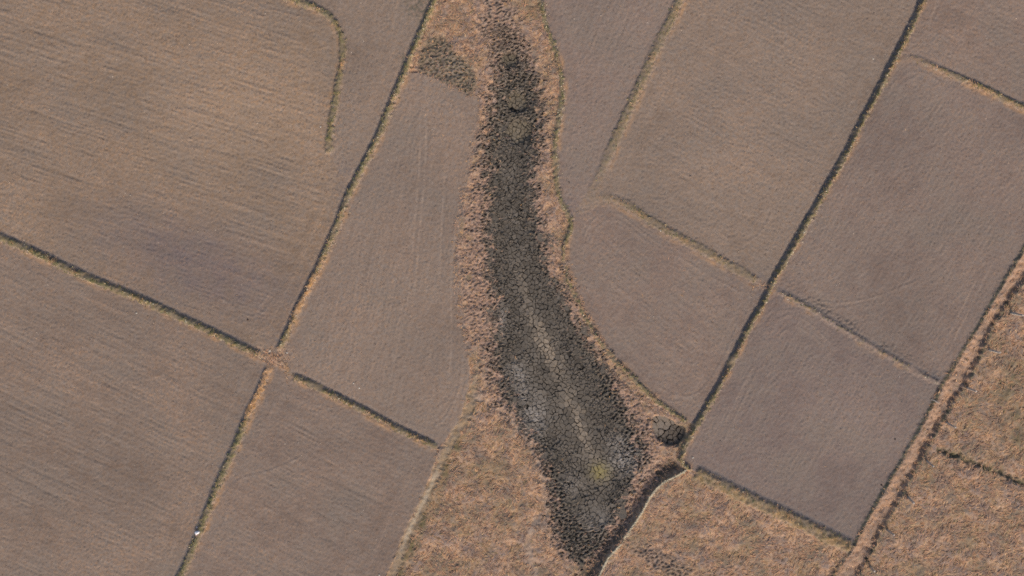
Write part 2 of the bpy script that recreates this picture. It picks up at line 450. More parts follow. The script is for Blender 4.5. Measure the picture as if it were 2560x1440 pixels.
# orange ditch along the right
dl = catmull(DITCH_L); dr = catmull(DITCH_R)
DL, SL, _, _ = G.near(dl); DR, SR, _, _ = G.near(dr)
east_of_l = (SL > 0) & (DL < 1e3)
# travel goes down the plan, so + side is to its east
in_ditch = (DL < 105) & (DR < 105) & (SL > 0) & (SR < 0)
xl = np.where(SL > 0, DL, -DL); xr = np.where(SR > 0, DR, -DR)
width = np.where(in_ditch, DL + DR, 1.0)
q = np.clip(DL / width, 0, 1)
jig = NJ * 1.6 + NS * 1.2
zd = np.interp(q + 0.05 * NS * smooth(0.5, 0.8, q), [0, 0.06, 0.30, 0.72, 0.84, 1.0], [0.15, 0.15, 0.04, -0.17, -0.17, 0.16]) + 0.02 * NS
ditch_z = np.where(in_ditch, zd, 0)
out_l = (1 - smooth(0, 5, -(xl) + jig)) * (xl <= 0) * (DL < 60)
Z = np.where(in_ditch, zd, Z + 0.14 * out_l)
right_of_ditch = (SR > 0) & (DR < 1e3)
rill_D, rill_S, rill_T, rill_L = G.near(catmull(RIGHT_RILL))

# everything right of the ditch (also far away from it)
def right_side(uu, vv):
    ys = np.array([p[1] for p in DITCH_R]); xs = np.array([p[0] for p in DITCH_R])
    return uu > np.interp(vv, ys, xs)
RIGHT = right_side(U, V)
RIGHT_L = U > np.interp(V, [p[1] for p in DITCH_L], [p[0] for p in DITCH_L])
# west of the pond-side field edge is never grassland
fe_v = np.array([p[1] for p in FIELD_E]); fe_u = np.array([p[0] for p in FIELD_E])

rill_fade = smooth(0, 10, rill_T)
Z -= 0.32 * np.exp(-((rill_D + 2.5 * NJ + 1.5 * NS) / 7.0) ** 2) * np.clip(0.9 + 0.3 * NM, 0.3, 1.3) * rill_fade * RIGHT
Z += 0.0 * smooth(2, 14, np.where(rill_S < 0, -rill_D, rill_D)) * (rill_D < 60) * np.exp(-(rill_D / 30) ** 2) * rill_fade * RIGHT

# dam lip and shaded trench beside it
LD, LS, LT, LL = G.near(catmull(LIP))
lx = np.where(LS > 0, LD, -LD)          # travel runs up the plan: + side is to the west
# which side is the west one
tw = lx
tren = np.interp(tw, [-60, -4, -1.0, 3, 12, 24, 36, 52, 80], [0.0, 0.10, 0.16, -0.08, -0.42, -0.50, -0.36, -0.16, 0.0])
tren_w = (LD < 90) * smooth(0, 22, LL - LT)

# paths
PWD, PWS, PWT, PWL = G.near(catmull(PATH_W))
PED, PES, PET, PEL = G.near(catmull(PATH_E))

# pond rims
L0 = np.interp(V, POND[:, 0], POND[:, 1]); R0 = np.interp(V, POND[:, 0], POND[:, 2])
L1 = np.interp(V, POND[:, 0], POND[:, 3]); R1 = np.interp(V, POND[:, 0], POND[:, 4])
sd_dark = np.minimum(U - L0, R0 - U)
sd_fringe = np.minimum(U - L1, R1 - U)
patch1 = G.inside(SIDE_PATCH); patch2 = G.inside(LOW_PATCH)
pd = G.inside(PUDDLE)
basin = smooth(-25, 45, sd_dark + NM * 5)
Z -= 0.34 * basin
Z = Z + np.where(tren_w > 0, tren * tren_w, 0) + 0.07 * NJ * np.interp(tw, [2, 10, 40, 60], [0, 1, 1, 0]) * (LD < 65) * tren_w
for (hu, hv, hr, hd) in HOLLOWS:
    r = np.hypot(U - hu, (V - hv)) + NJ * 1.2
    Z -= hd * (1 - smooth(hr * 0.75, hr * 1.25, r))
pud = G.blur(pd.astype(float), 5.0)
Z -= 0.40 * smooth(0.3, 0.7, pud)

# ---- relief and colour of the fields
C = np.zeros(G.shape + (3,)) + srgb(150, 122, 100)
isfield = (ZONE >= 1) & (ZONE < 40)
head_lines = np.interp(EDGE.ravel(), np.linspace(0, 130, 160), np.random.default_rng(5).standard_normal(160)).reshape(G.shape)
head_w = (1 - smooth(60, 95, EDGE + NM * 6)) * smooth(8, 18, EDGE)
cache = {}
straw_map = np.zeros(G.shape)
for i, f in enumerate(FIELDS):
    m = ZONE == 1 + i
    a = f['ang']
    s1 = G.noise(100 + i, 10.0, 0.30, 34.0, a + 1)[m]
    s4 = G.noise(150 + i, 13, 0.5, 7.0, a + 3)[m]
    s2 = G.noise(200 + i, 34, 0.5, 8.0, a)[m]
    s3 = G.noise(300 + i, 9, 0.4, 3.5, a)[m]
    hw = head_w[m] * 0.8
    lines = s1 * (1 - hw) * np.clip(0.6 + 0.4 * NB[m] + 0.3 * NM[m], 0.1, 1.3) + head_lines[m] * hw * 1.2
    k = f['st']
    # deeper scratches where a tine pulled up clods
    scr = smooth(1.3, 2.4, -s4 + 0.5 * NM[m]) * (1 - hw)
    Z[m] += (0.011 * k * lines + 0.005 * k * s2 + 0.009 * NF[m] + 0.006 * s3 + 0.003 * NS[m] + 0.03 * NL[m] - 0.03 * k * scr)
    base = srgb(*f['c'])
    c = np.zeros((m.sum(), 3)) + base * np.array([1.005, 0.99, 1.03])
    tone = 1 + 0.035 * NL[m] + 0.03 * NB[m] + 0.03 * NM[m] + 0.022 * k * s2 + 0.07 * (0.3 + k) * lines - 0.13 * k * scr
    c *= tone[:, None]
    # greyer clay showing through in broad patches, tan straw in others
    c = mixc(c, srgb(118, 107, 98), np.clip(0.22 + 0.16 * NB[m] + 0.08 * NM[m], 0, 0.6))
    c = mixc(c, srgb(103, 93, 95), 0.66 * np.exp(-(((U[m] - 490) / 250) ** 2 + ((V[m] - 660 - 0.35 * (U[m] - 490)) / 110) ** 2)) * np.clip(0.9 + 0.12 * NM[m], 0, 1.2) * (f['k'] == 'nw'))
    c = mixc(c, srgb(152, 130, 110), 0.5 * np.exp(-(((U[m] - 620) / 260) ** 2 + ((V[m] - 260) / 160) ** 2)) * (f['k'] == 'nw'))
    sw = np.clip(f['straw'] * (0.7 + 0.55 * NL[m] + 0.4 * s2 * k + 0.25 * NM[m]), 0, 0.9)
    straw_map[m] = sw
    speck = smooth(0.2, 1.5, NF2[m] + 0.5 * s3 + 0.3 * s1 * k)
    c = mixc(c, srgb(168, 134, 106), speck * sw * 0.6)
    dark = smooth(1.0, 2.2, -NF[m] - 0.4 * s1 * k)
    c = mixc(c, srgb(92, 86, 82), dark * 0.5)
    C[m] = c
# greyer field corners and trench floors
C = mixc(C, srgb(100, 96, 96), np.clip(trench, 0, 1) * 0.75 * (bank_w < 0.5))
for (du, dv, drr) in [(862, 436, 30), (868, 486, 22), (1418, 510, 24), (1440, 530, 16), (1900, 694, 16), (1905, 735, 18), (1945, 728, 18), (690, 862, 26), (668, 918, 20), (1130, 1090, 18), (2340, 940, 20), (1690, 1035, 16), (590, 850, 14)]:
    C = mixc(C, srgb(98, 94, 96), 0.55 * np.exp(-(((U - du) ** 2 + (V - dv) ** 2) / drr ** 2)) * smooth(-0.6, 0.8, NJ + 0.4 * NS) * isfield)
for (du, dv, ra, rb_) in [(1040, 14, 30, 30), (1062, 44, 14, 30), (1010, 150, 8, 22)]:
    C = mixc(C, srgb(86, 84, 74), 0.75 * np.exp(-(((U - du) / ra) ** 2 + ((V - dv) / rb_) ** 2)) * smooth(-0.8, 0.6, NJ + 0.6 * NS) * isfield)
# wheel tracks: pressed soil, a little paler, with a small ridge
TRACKS = [[(1925, 845), (1942, 805), (1972, 789), (2010, 800), (2045, 828), (2080, 864)], [(1940, 856), (1960, 828), (1990, 817), (2025, 836), (2062, 868)], [(1914, 822), (1930, 792), (1960, 776), (1996, 780)],
          [(1786, 556), (1808, 588), (1840, 605), (1880, 600), (1910, 570), (1936, 520)], [(1768, 570), (1800, 600), (1840, 613), (1872, 609)],
          [(1456, 612), (1474, 562), (1510, 534), (1550, 538), (1590, 570), (1650, 612), (1760, 682), (1850, 732)], [(1470, 640), (1486, 580), (1520, 552), (1560, 560), (1620, 610)],
          [(1560, 890), (1620, 950), (1680, 985), (1730, 990), (1770, 960), (1812, 890), (1850, 805)], [(1600, 950), (1660, 1000), (1715, 1004)],
          [(2212, 244), (2238, 206), (2270, 184), (2310, 184), (2352, 206), (2424, 242)], [(2240, 232), (2262, 202), (2292, 192)], [(2004, 740), (2060, 756), (2120, 756), (2200, 740), (2300, 700)], [(2020, 766), (2100, 771), (2180, 756)],
          [(1066, 290), (1062, 420), (1050, 560), (1040, 690), (1030, 780)], [(1050, 290), (1047, 420), (1036, 560), (1026, 690), (1016, 780)], [(1112, 420), (1104, 560), (1098, 720)], [(1140, 560), (1128, 700), (1128, 860), (1120, 980)],
          [(1000, 1052), (1056, 1070), (1100, 1058), (1130, 1018), (1150, 960), (1158, 880)], [(690, 968), (740, 952), (790, 972), (880, 1026), (980, 1076)], [(552, 1252), (600, 1200), (680, 1176), (760, 1140)],
          [(640, 14), (700, 30), (756, 46), (796, 70)], [(628, 36), (690, 50), (744, 66)], [(2344, 0), (2326, 50), (2318, 80)], [(1475, 708), (1488, 728), (1508, 744)], [(1790, 1105), (1830, 1020), (1890, 900)], [(1806, 1110), (1850, 1020), (1905, 905)],
          [(2470, 640), (2400, 780), (2350, 880)], [(2485, 650), (2416, 786), (2366, 886)], [(2064, 470), (2040, 540), (2030, 560)], [(560, 760), (620, 790), (660, 780), (690, 740)], [(540, 740), (600, 774), (650, 764), (680, 724)]]
for k, tp in enumerate(TRACKS):
    D_, S_, T_, L_ = G.near(catmull(tp), 20.0)
    fd = smooth(0, 25, T_) * smooth(0, 25, L_ - T_) * isfield * np.clip(0.75 + 0.4 * NM, 0.2, 1)
    C = mixc(C, srgb(164, 143, 126), 0.32 * np.exp(-(D_ / 2.0) ** 2) * fd)
    lane = np.where(S_ > 0, D_, -D_)
    C = mixc(C, srgb(100, 92, 88), 0.28 * np.exp(-((np.abs(lane - 5)) / 2.2) ** 2) * fd)
    Z += (0.018 * np.exp(-(D_ / 2.5) ** 2) - 0.022 * np.exp(-((lane - 5) / 3.0) ** 2)) * fd
# cloddy strip above the bare bank
b = BANKS[10]
cl = np.exp(-((b['D'] * np.where(b['S'] > 0, 1, -1) - 13 - 4 * NM) / 11.0) ** 2) * np.clip(0.75 + 0.45 * NM, 0, 1.2) * b['fadeA'] * (b['T'] > 30)
C = mixc(C, srgb(90, 85, 82), cl * 0.5 * smooth(-1.2, 0.8, NF))
Z += cl * 0.03 * NF

# ---- grassland colour
gr = (ZONE == 0)
gcol = np.zeros(G.shape + (3,)) + srgb(170, 139, 114)
gcol = mixc(gcol, srgb(128, 112, 104), np.clip(0.35 + 0.35 * NM + 0.2 * NS, 0, 0.85))
gcol = mixc(gcol, srgb(112, 102, 78), np.clip(0.15 + 0.3 * G.noise(8, 120, 0.7), 0, 0.5))
# olive band east of the western path and under the right-hand grassland's green parts
OLIVE = np.zeros(G.shape)
OLIVE = np.maximum(OLIVE, np.exp(-((np.where(PWS > 0, PWD, -PWD) - 16) / 16.0) ** 2) * (V > 1090) * (PWD < 90))
OLIVE = np.maximum(OLIVE, 0.6 * np.exp(-(((U - 2530) / 60) ** 2 + ((V - 1050) / 80) ** 2)))
OLIVE = np.maximum(OLIVE, 0.4 * np.exp(-(((U - 2520) / 70) ** 2 + ((V - 940) / 60) ** 2)))
OLIVE = np.maximum(OLIVE, 0.6 * np.exp(-(((U - 1230) / 60) ** 2 + ((V - 1180) / 40) ** 2)))
OLIVE = np.clip(OLIVE * (0.85 + 0.35 * NM), 0, 1)
gcol = mixc(gcol, srgb(100, 92, 64), OLIVE * 0.8)
C = np.where(gr[..., None], gcol, C)
Z += np.where(gr, 0.02 * NS + 0.012 * NF + 0.03 * NM, 0)
# ditch
C = np.where(in_ditch[..., None], mixc(np.zeros(G.shape + (3,)) + srgb(156, 127, 106), srgb(132, 112, 98), np.clip(0.35 + 0.4 * NM, 0, 1)), C)
C = mixc(C, srgb(84, 86, 70), np.exp(-((np.minimum(np.abs(DL * np.where(SL > 0, 1, -1) + 2), np.abs(DR)) + NJ) / 3.2) ** 2) * 0.8)
C = mixc(C, srgb(72, 74, 60), np.exp(-((rill_D + 2.5 * NJ + 2 * NS) / 8.0) ** 2) * 0.85 * rill_fade * RIGHT)
# banks
for i, b in enumerate(BANKS):
    g, st, orr = b['g']
    w = (1 - smooth(b['w'] * 0.5, b['w'] * 0.8 + b['s'] * 0.7, b['D'] + NJ * 2.0 + NM * 1.5)) * b['fadeA'] * (0.62 if b['k'] in ('slant', 'olive') else 0.75 if b['k'] == 'lane' else 1.0)
    tint = np.zeros(G.shape + (3,)) + (srgb(120, 106, 88) if b['k'] != 'clod' else srgb(134, 117, 106))
    gm = np.clip(g + 0.35 * NM + 0.22 * NS, 0, 1)
    tint = mixc(tint, srgb(104, 100, 70), gm * 0.85)
    tint = mixc(tint, srgb(172, 150, 116), np.clip(st * 0.8 * smooth(0.0, 1.4, NF2 + 0.5 * NS), 0, 1))
    om = np.clip(orr * 1.2 + 0.3 * NM - 0.1, 0, 1)
    if b['k'] == 'south':
        om = np.clip(smooth(190, 120, b['T']) + 0.0, 0, 1)
    if b['k'] == 'north':
        om = np.clip(np.exp(-((b['T'] - 900) / 80.0) ** 2) + 0.3 * smooth(0.4, 1.5, NM), 0, 1)
    tint = mixc(tint, srgb(178, 136, 98), om * 0.7)
    b['om'] = om
    C = mixc(C, tint, np.clip(w * 1.1, 0, 1))
    # dry orange fringe on the sunny foot
    sunny = np.where(b['S'] * b.get('side', 1 if b['k'] in ('pond', 'slant') else -1) > 0, 1.0, 0.0)
    fr = np.exp(-((b['D'] - b['w'] - b['s'] - 1) / 4.5) ** 2) * sunny * b['fadeA']
    C = mixc(C, srgb(168, 132, 98), fr * np.clip((0.12 if b['k'] != 'clod' else 0.05) + 0.7 * orr + 0.25 * NM, 0, 0.8))
# orange dry grass at the crossing of the banks and near the pipe
for (cu, cv, ru, rv, ww) in [(684, 896, 40, 22, 0.85), (655, 884, 30, 14, 0.6), (700, 880, 22, 12, 0.7), (1900, 716, 22, 10, 0.6), (872, 446, 22, 8, 0.5), (640, 870, 26, 10, 0.4), (740, 945, 30, 14, 0.4)]:
    C = mixc(C, srgb(168, 140, 116), 0.8 * ww * np.exp(-(((U - cu) / ru) ** 2 + ((V - cv) / rv) ** 2)) * smooth(-1.2, 0.5, NJ + NS))
# paths
pw = (1 - smooth(7, 15, PWD + NJ * 2.0)) * (V > 860)
pe = (1 - smooth(6, 13, PED + NJ * 1.8))
C = mixc(C, srgb(138, 120, 100), pw * 0.85)
pbare = (1 - smooth(2.5, 6, np.abs(np.where(PWS > 0, PWD, -PWD) + 2) + NJ * 0.8)) * smooth(1150, 1200, V) * smooth(1420, 1330, V)
C = mixc(C, srgb(168, 152, 130), pbare * 0.7)
C = mixc(C, srgb(152, 132, 116), pe * 0.85)
Z -= 0.08 * pw + 0.08 * pe
# grass shore colour around the pond: the same orange, greyer in the shallow fringe
lip_w = np.exp(-((tw + 3) / 4.0) ** 2) * (LD < 60) * (tren_w > 0.3)
C = mixc(C, srgb(168, 150, 124), lip_w * 0.7)
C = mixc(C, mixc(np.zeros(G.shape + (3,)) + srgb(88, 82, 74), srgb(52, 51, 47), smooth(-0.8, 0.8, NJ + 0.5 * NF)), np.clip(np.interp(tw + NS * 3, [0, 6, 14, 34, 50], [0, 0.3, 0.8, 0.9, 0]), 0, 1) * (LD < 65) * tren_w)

ZONE2 = ZONE.copy()
ZONE2[in_ditch] = 70
ZONE2[(ZONE2 == 0) & (PWD < 9 + NJ)] = 75
ZONE2[(ZONE2 == 0) & (PED < 7 + NJ)] = 76
mb = bank_id >= 0
ZONE2[mb & ~in_ditch] = 40 + bank_id[mb & ~in_ditch]
GRASS_PARTS = [(RIGHT, 80), (~RIGHT & (U - np.interp(V, [p[1] for p in LIP[::-1]], [p[0] for p in LIP[::-1]]) > 0) & (V > 1160), 81),
               (~RIGHT & (V > 985) & (U < np.interp(V, [985, 1100, 1180, 1240, 1320, 1640], [1200, 1330, 1360, 1372, 1340, 1400])), 82)]
for m, zid in GRASS_PARTS:
    ZONE2[(ZONE2 == 0) & m] = zid

# ---------------------------------------------------------------- the fine patch of the dried pond
_up = smooth(120, 260, POND[:, 0]) * smooth(900, 800, POND[:, 0])
POND[:, 1] -= 9 * _up; POND[:, 2] += 8 * _up
_low = smooth(820, 960, POND[:, 0]) * smooth(1420, 1380, POND[:, 0])
POND[:, 1] -= 6 * _low; POND[:, 2] += 16 * _low; POND[:, 3] -= 4 * _low; POND[:, 4] += 8 * _low
P = Grid(1020, 1780, -198, 1500, 1.6)
pU, pV = P.U, P.V
pl0 = np.interp(pV, POND[:, 0], POND[:, 1]); pr0 = np.interp(pV, POND[:, 0], POND[:, 2])
pl1 = np.interp(pV, POND[:, 0], POND[:, 3]); pr1 = np.interp(pV, POND[:, 0], POND[:, 4])
p_dark = np.minimum(pU - pl0, pr0 - pU)
p_fr = np.minimum(pU - pl1, pr1 - pU)
side_sd = P.blur(P.inside(SIDE_PATCH).astype(float), 9.0)
low_sd = P.blur(P.inside(LOW_PATCH).astype(float), 11.0)
pud_sd = P.blur(P.inside(PUDDLE).astype(float), 4.0)
q1 = P.noise(21, 8.8, 0.42, 1.5, -16)      # hummocks
q2 = P.noise(22, 26, 0.5)
q3 = P.noise(23, 6, 0.4)
q4 = P.noise(24, 70, 0.6)
cover = np.maximum.reduce([smooth(-34, -20, p_fr), smooth(0.04, 0.2, side_sd), smooth(0.04, 0.2, low_sd), smooth(0.02, 0.1, pud_sd)])
fr_w = smooth(-8, 8, p_fr + 9 * q2 + 5 * q4)
dk_w = smooth(-22, 8, p_dark + 15 * q2 + 10 * q4)
patch_w = np.maximum(0.85 * smooth(0.2, 0.75, side_sd + 0.14 * q2 + 0.05 * q4), 0.8 * smooth(0.2, 0.8, low_sd + 0.18 * q2))
hum = np.maximum.reduce([0.38 * fr_w, dk_w * (1 - 0.5 * smooth(130, 30, pV)), 0.5 * patch_w])
PLl = np.interp(pV, PLATE[:, 0], PLATE[:, 1], left=2000, right=2000); PLr = np.interp(pV, PLATE[:, 0], PLATE[:, 2], left=0, right=0)
plate_sd = np.minimum(pU - PLl, PLr - pU) - 8 + 14 * q2 + 10 * q4
plate_w = smooth(-4, 6, plate_sd)
plate_w = np.maximum(plate_w, smooth(0.45, 0.7, pud_sd))
for (hu, hv, hr, hd) in HOLLOWS[:3]:
    plate_w = np.maximum(plate_w, 1 - smooth(hr * 0.8, hr * 1.05, np.hypot(pU - hu, pV - hv)))
pZ0 = G.sample(Z, pU, pV)
pits = smooth(0.25, 1.15, -q1)
tops = smooth(0.0, 1.3, q1 + 0.3 * q3)
rel = hum * (0.045 * tops - 0.15 * pits) + 0.012 * q3 * np.maximum(hum, 0.3) + 0.02 * q2
pZ = pZ0 + rel * (1 - plate_w) - 0.11 * plate_w
pZ -= 0.10 * (1 - smooth(0.0, 0.9, cover))
mud = srgb(80, 77, 72); mudl = srgb(112, 102, 92); tan = srgb(168, 138, 118); crack = srgb(54, 51, 48)
pC = G.sample(C, pU, pV)
shore = np.zeros(P.shape + (3,)) + srgb(142, 119, 105)
fringe = mixc(mixc(shore, srgb(72, 68, 64), smooth(0.35, 1.5, -q1 + 0.6 * q2) * 0.68), tan, tops * 0.4)
darkc = mixc(mixc(np.zeros(P.shape + (3,)) + srgb(88, 82, 74), srgb(44, 43, 41), pits * 0.8), srgb(128, 114, 102), tops * np.clip(0.35 + 0.25 * q4, 0.1, 0.8))
rim = np.clip(1 - smooth(-10, 22, p_dark + 9 * q2) + smooth(230, 100, pV) * 0.5, 0, 1) * (1 - 0.35 * patch_w)
darkc = mixc(darkc, mixc(np.zeros(P.shape + (3,)) + srgb(150, 126, 110), srgb(44, 43, 42), smooth(0.1, 0.8, -q1 - 0.2 * q2) * 0.9), rim * 0.65)
pC = mixc(pC, fringe, fr_w * 0.95)
pC = mixc(pC, darkc, np.maximum(dk_w * (1 - 0.45 * smooth(130, 30, pV)), patch_w * 0.95))
pC = mixc(pC, srgb(88, 84, 70), np.clip(patch_w, 0, 1) * smooth(0.1, 0.4, side_sd) * 0.6)
# whitish salt bloom on the high spots
salt = np.zeros(P.shape)
for (su, sv, ru, rv, ww) in [(1296, 942, 24, 34, 0.8), (1312, 985, 18, 30, 0.7), (1340, 1045, 26, 42, 1.0), (1560, 1150, 34, 34, 0.9), (1545, 1110, 24, 22, 0.6), (1258, 800, 10, 40, 0.5), (1500, 1300, 40, 40, 0.35), (1430, 1215, 24, 26, 0.4), (1130, 170, 60, 30, 0.2)]:
    salt = np.maximum(salt, ww * np.exp(-(((pU - su) / ru) ** 2 + ((pV - sv) / rv) ** 2)))
pC = mixc(pC, srgb(178, 168, 160), salt * smooth(-0.1, 1.0, q1 + 0.6 * q3) * 0.85)
pC = mixc(pC, crack, plate_w * 0.95)

# ---------------------------------------------------------------- meshes of the ground
def zone_mesh(grid, mask_faces, Zs, Cs, name):
    nr, nc = grid.shape
    idx = np.arange(nr * nc).reshape(nr, nc)
    q = np.stack([idx[1:, :-1], idx[1:, 1:], idx[:-1, 1:], idx[:-1, :-1]], -1)[mask_faces]
    if len(q) == 0:
        return None
    used, inv = np.unique(q.ravel(), return_inverse=True)
    u = grid.U.ravel()[used]; v = grid.V.ravel()[used]; z = Zs.ravel()[used]
    x, y = W(u, v)
    return np_mesh(name, np.column_stack([x, y, z]), inv.astype(np.int32), np.full(len(q), 4), Cs.reshape(-1, 3)[used])


cover_main = G.sample if False else None
c_main = np.maximum.reduce([smooth(-34, -20, sd_fringe), smooth(0.04, 0.2, G.blur(patch1.astype(float), 7.0)), smooth(0.04, 0.2, G.blur(patch2.astype(float), 7.0)), smooth(0.02, 0.1, G.blur(pd.astype(float), 4.0))])
c_main[(V > 1480) | (U < 1030) | (U > 1770)] = 0
def to_faces(A, how):
    s = np.stack([A[1:, :-1], A[1:, 1:], A[:-1, 1:], A[:-1, :-1]])
    return how(s, axis=0)
hole = to_faces(c_main, np.min) > 0.93
zf = ZONE2[:-1, :-1].copy()
zf[hole] = 90

names = {}
n_field = 0
for i in range(len(FIELDS)):
    me = zone_mesh(G, zf == 1 + i, Z, C, 'field')
    if me:
        link('field', me, M_FIELD, kind='structure')
bank_objs = {}
for i, b in enumerate(BANKS):
    me = zone_mesh(G, zf == 40 + i, Z, C, 'field_bank')
    bank_objs[i] = link('field_bank', me, M_BANK, label=b['label'], category='bank', group='earth banks between the fields')
me = zone_mesh(G, zf == 70, Z, C, 'ditch'); link('ditch', me, M_TURF, kind='structure')
for zid in (75, 76):
    me = zone_mesh(G, zf == zid, Z, C, 'path'); link('path', me, M_TURF, kind='structure')
for zid in (0, 80, 81, 82):
    me = zone_mesh(G, zf == zid, Z, C, 'grassland')
    if me:
        link('grassland', me, M_TURF, kind='structure')
pond_faces = to_faces(cover, np.max) > 0.02
pud_area = P.inside([(1620, 1034), (1660, 1034), (1690, 1046), (1718, 1058), (1722, 1100), (1690, 1122), (1650, 1116), (1630, 1090)])[:-1, :-1]
me = zone_mesh(P, pond_faces & ~pud_area, pZ, pC, 'pond_bed')
pond = link('pond_bed', me, M_MUD, kind='structure')
me = zone_mesh(P, pond_faces & pud_area, pZ, pC, 'pond_hollow')
puddle = link('pond_hollow', me, M_MUD, kind='structure')

# the country beyond the frame: a sheet to the horizon
xs0, ys0 = W(-240, -185); xs1, ys1 = W(2800, 1620)
ring = [-4000, -1500, -500, -200, -110, float(xs0)], [float(xs1), 110, 200, 500, 1500, 4000]
gx = np.array(sorted(set(ring[0] + [-40, -20, 0, 20, 40] + ring[1])))
gy = np.array(sorted(set([-4000, -1500, -500, -200, -90, float(ys1), -10, 10, float(ys0), 90, 200, 500, 1500, 4000])))
X, Y = np.meshgrid(gx, gy)
idx = np.arange(X.size).reshape(X.shape)
inner = (X[:-1, :-1] >= xs0 - 0.01) & (X[1:, 1:] <= xs1 + 0.01) & (Y[:-1, :-1] >= ys1 - 0.01) & (Y[1:, 1:] <= ys0 + 0.01)
qq = np.stack([idx[:-1, :-1], idx[:-1, 1:], idx[1:, 1:], idx[1:, :-1]], -1)[~inner]
me = np_mesh('ground', np.column_stack([X.ravel(), Y.ravel(), np.full(X.size, -0.12)]), qq, np.full(len(qq), 4), np.tile(srgb(134, 116, 104), (X.size, 1)))
link('ground', me, M_FIELD, kind='structure')


def height(u, v):
    z = G.sample(Z, u, v)
    inp = (u > 1021) & (u < 1778) & (v < 1498) & (P.sample(cover, u, v) > 0.5)
    return np.where(inp, P.sample(pZ, u, v), z)


# ---------------------------------------------------------------- mud plates between the cracks
def clip_cell(site, others, gaps, r):
    poly = [(-2.0 * r, -2.0 * r), (2.0 * r, -2.0 * r), (2.0 * r, 2.0 * r), (-2.0 * r, 2.0 * r)]
    for (ox, oy), g in zip(others, gaps):
        dx, dy = ox - site[0], oy - site[1]
        d = math.hypot(dx, dy)
        nx, ny = dx / d, dy / d
        lim = d * 0.5 - g
        out = []
        for a in range(len(poly)):
            p, q_ = poly[a], poly[(a + 1) % len(poly)]
            sp = p[0] * nx + p[1] * ny - lim; sq = q_[0] * nx + q_[1] * ny - lim
            if sp <= 0:
                out.append(p)
            if (sp < 0 < sq) or (sq < 0 < sp):
                t = sp / (sp - sq)
                out.append((p[0] + (q_[0] - p[0]) * t, p[1] + (q_[1] - p[1]) * t))
        poly = out
        if len(poly) < 3:
            return None
    return poly


pale_pl = catmull([(a, b_) for a, b_, _ in PALE])
pale_r = np.interp(np.linspace(0, 1, len(pale_pl)), np.linspace(0, 1, len(PALE)), [c_ for _, _, c_ in PALE])


def plate_radius(u, v):
    if 1625 < u < 1720 and 1036 < v < 1118:
        return 13.5
    for (hu, hv, hr, hd) in HOLLOWS[:3]:
        if math.hypot(u - hu, v - hv) < hr:
            return 10.5
    e = float(P.sample(plate_sd, u, v))
    return 7.2 + 3.3 * min(1.0, max(0.0, e / 35.0))


rp = random.Random(4)
sites = []
cell = {}
for tries in range(120000):
    u = rp.uniform(1220, 1720); v = rp.uniform(110, 1325)
    if float(P.sample(plate_w, u, v)) < 0.35:
        continue
    r = plate_radius(u, v) * rp.choice((0.55, 0.75, 0.9, 1.0, 1.15, 1.3)) * rp.uniform(0.92, 1.08)
    key = (int(u // 16), int(v // 16))
    ok = True
    for a in (-1, 0, 1):
        for b_ in (-1, 0, 1):
            for (su, sv, sr) in cell.get((key[0] + a, key[1] + b_), ()):
                if math.hypot(su - u, sv - v) < 0.5 * (r + sr):
                    ok = False
                    break
            if not ok:
                break
        if not ok:
            break
    if ok:
        sites.append((u, v, r))
        cell.setdefault(key, []).append((u, v, r))

plates = []          # (polygon in plan units, site, is in puddle)
for (u, v, r) in sites:
    key = (int(u // 16), int(v // 16))
    near = [s for a in (-3, -2, -1, 0, 1, 2, 3) for b_ in (-3, -2, -1, 0, 1, 2, 3) for s in cell.get((key[0] + a, key[1] + b_), ()) if s[0] != u or s[1] != v]
    near = [s for s in near if math.hypot(s[0] - u, s[1] - v) < 42]
    g = (0.95 if 1620 < u < 1722 and 1034 < v < 1122 else 0.58)
    poly = clip_cell((u, v), [(s[0], s[1]) for s in near], [g * (0.35 + 1.3 * abs(math.sin((s[0] + u) * 12.9898 + (s[1] + v) * 78.233)) ** 1.5) for s in near], r)
    if not poly:
        continue
    # cut the corners a little so the plates are not geometric
    out = []
    n = len(poly)
    for a in range(n):
        p, q_ = poly[a], poly[(a + 1) % n]
        L = math.hypot(q_[0] - p[0], q_[1] - p[1])
        if L < 1.6:
            out.append(((p[0] + q_[0]) / 2, (p[1] + q_[1]) / 2))
            continue
        c1 = rp.uniform(0.03, 0.12); c2 = rp.uniform(0.03, 0.12)
        out.append((p[0] + (q_[0] - p[0]) * c1, p[1] + (q_[1] - p[1]) * c1))
        out.append((p[0] + (q_[0] - p[0]) * (1 - c2), p[1] + (q_[1] - p[1]) * (1 - c2)))
    if len(out) < 4:
        continue
    area = 0.5 * abs(sum(out[a][0] * out[(a + 1) % len(out)][1] - out[(a + 1) % len(out)][0] * out[a][1] for a in range(len(out))))
    w_here = float(P.sample(plate_w, u, v))
    plates.append((area, u, v, out, 1620 < u < 1722 and 1034 < v < 1122, w_here))
plates.sort(key=lambda p: -p[0])

smZ = P.blur(pZ0, 4.0)
wobu = P.noise(41, 17, 0.5) * 1.25
wobv = P.noise(42, 17, 0.5) * 1.25


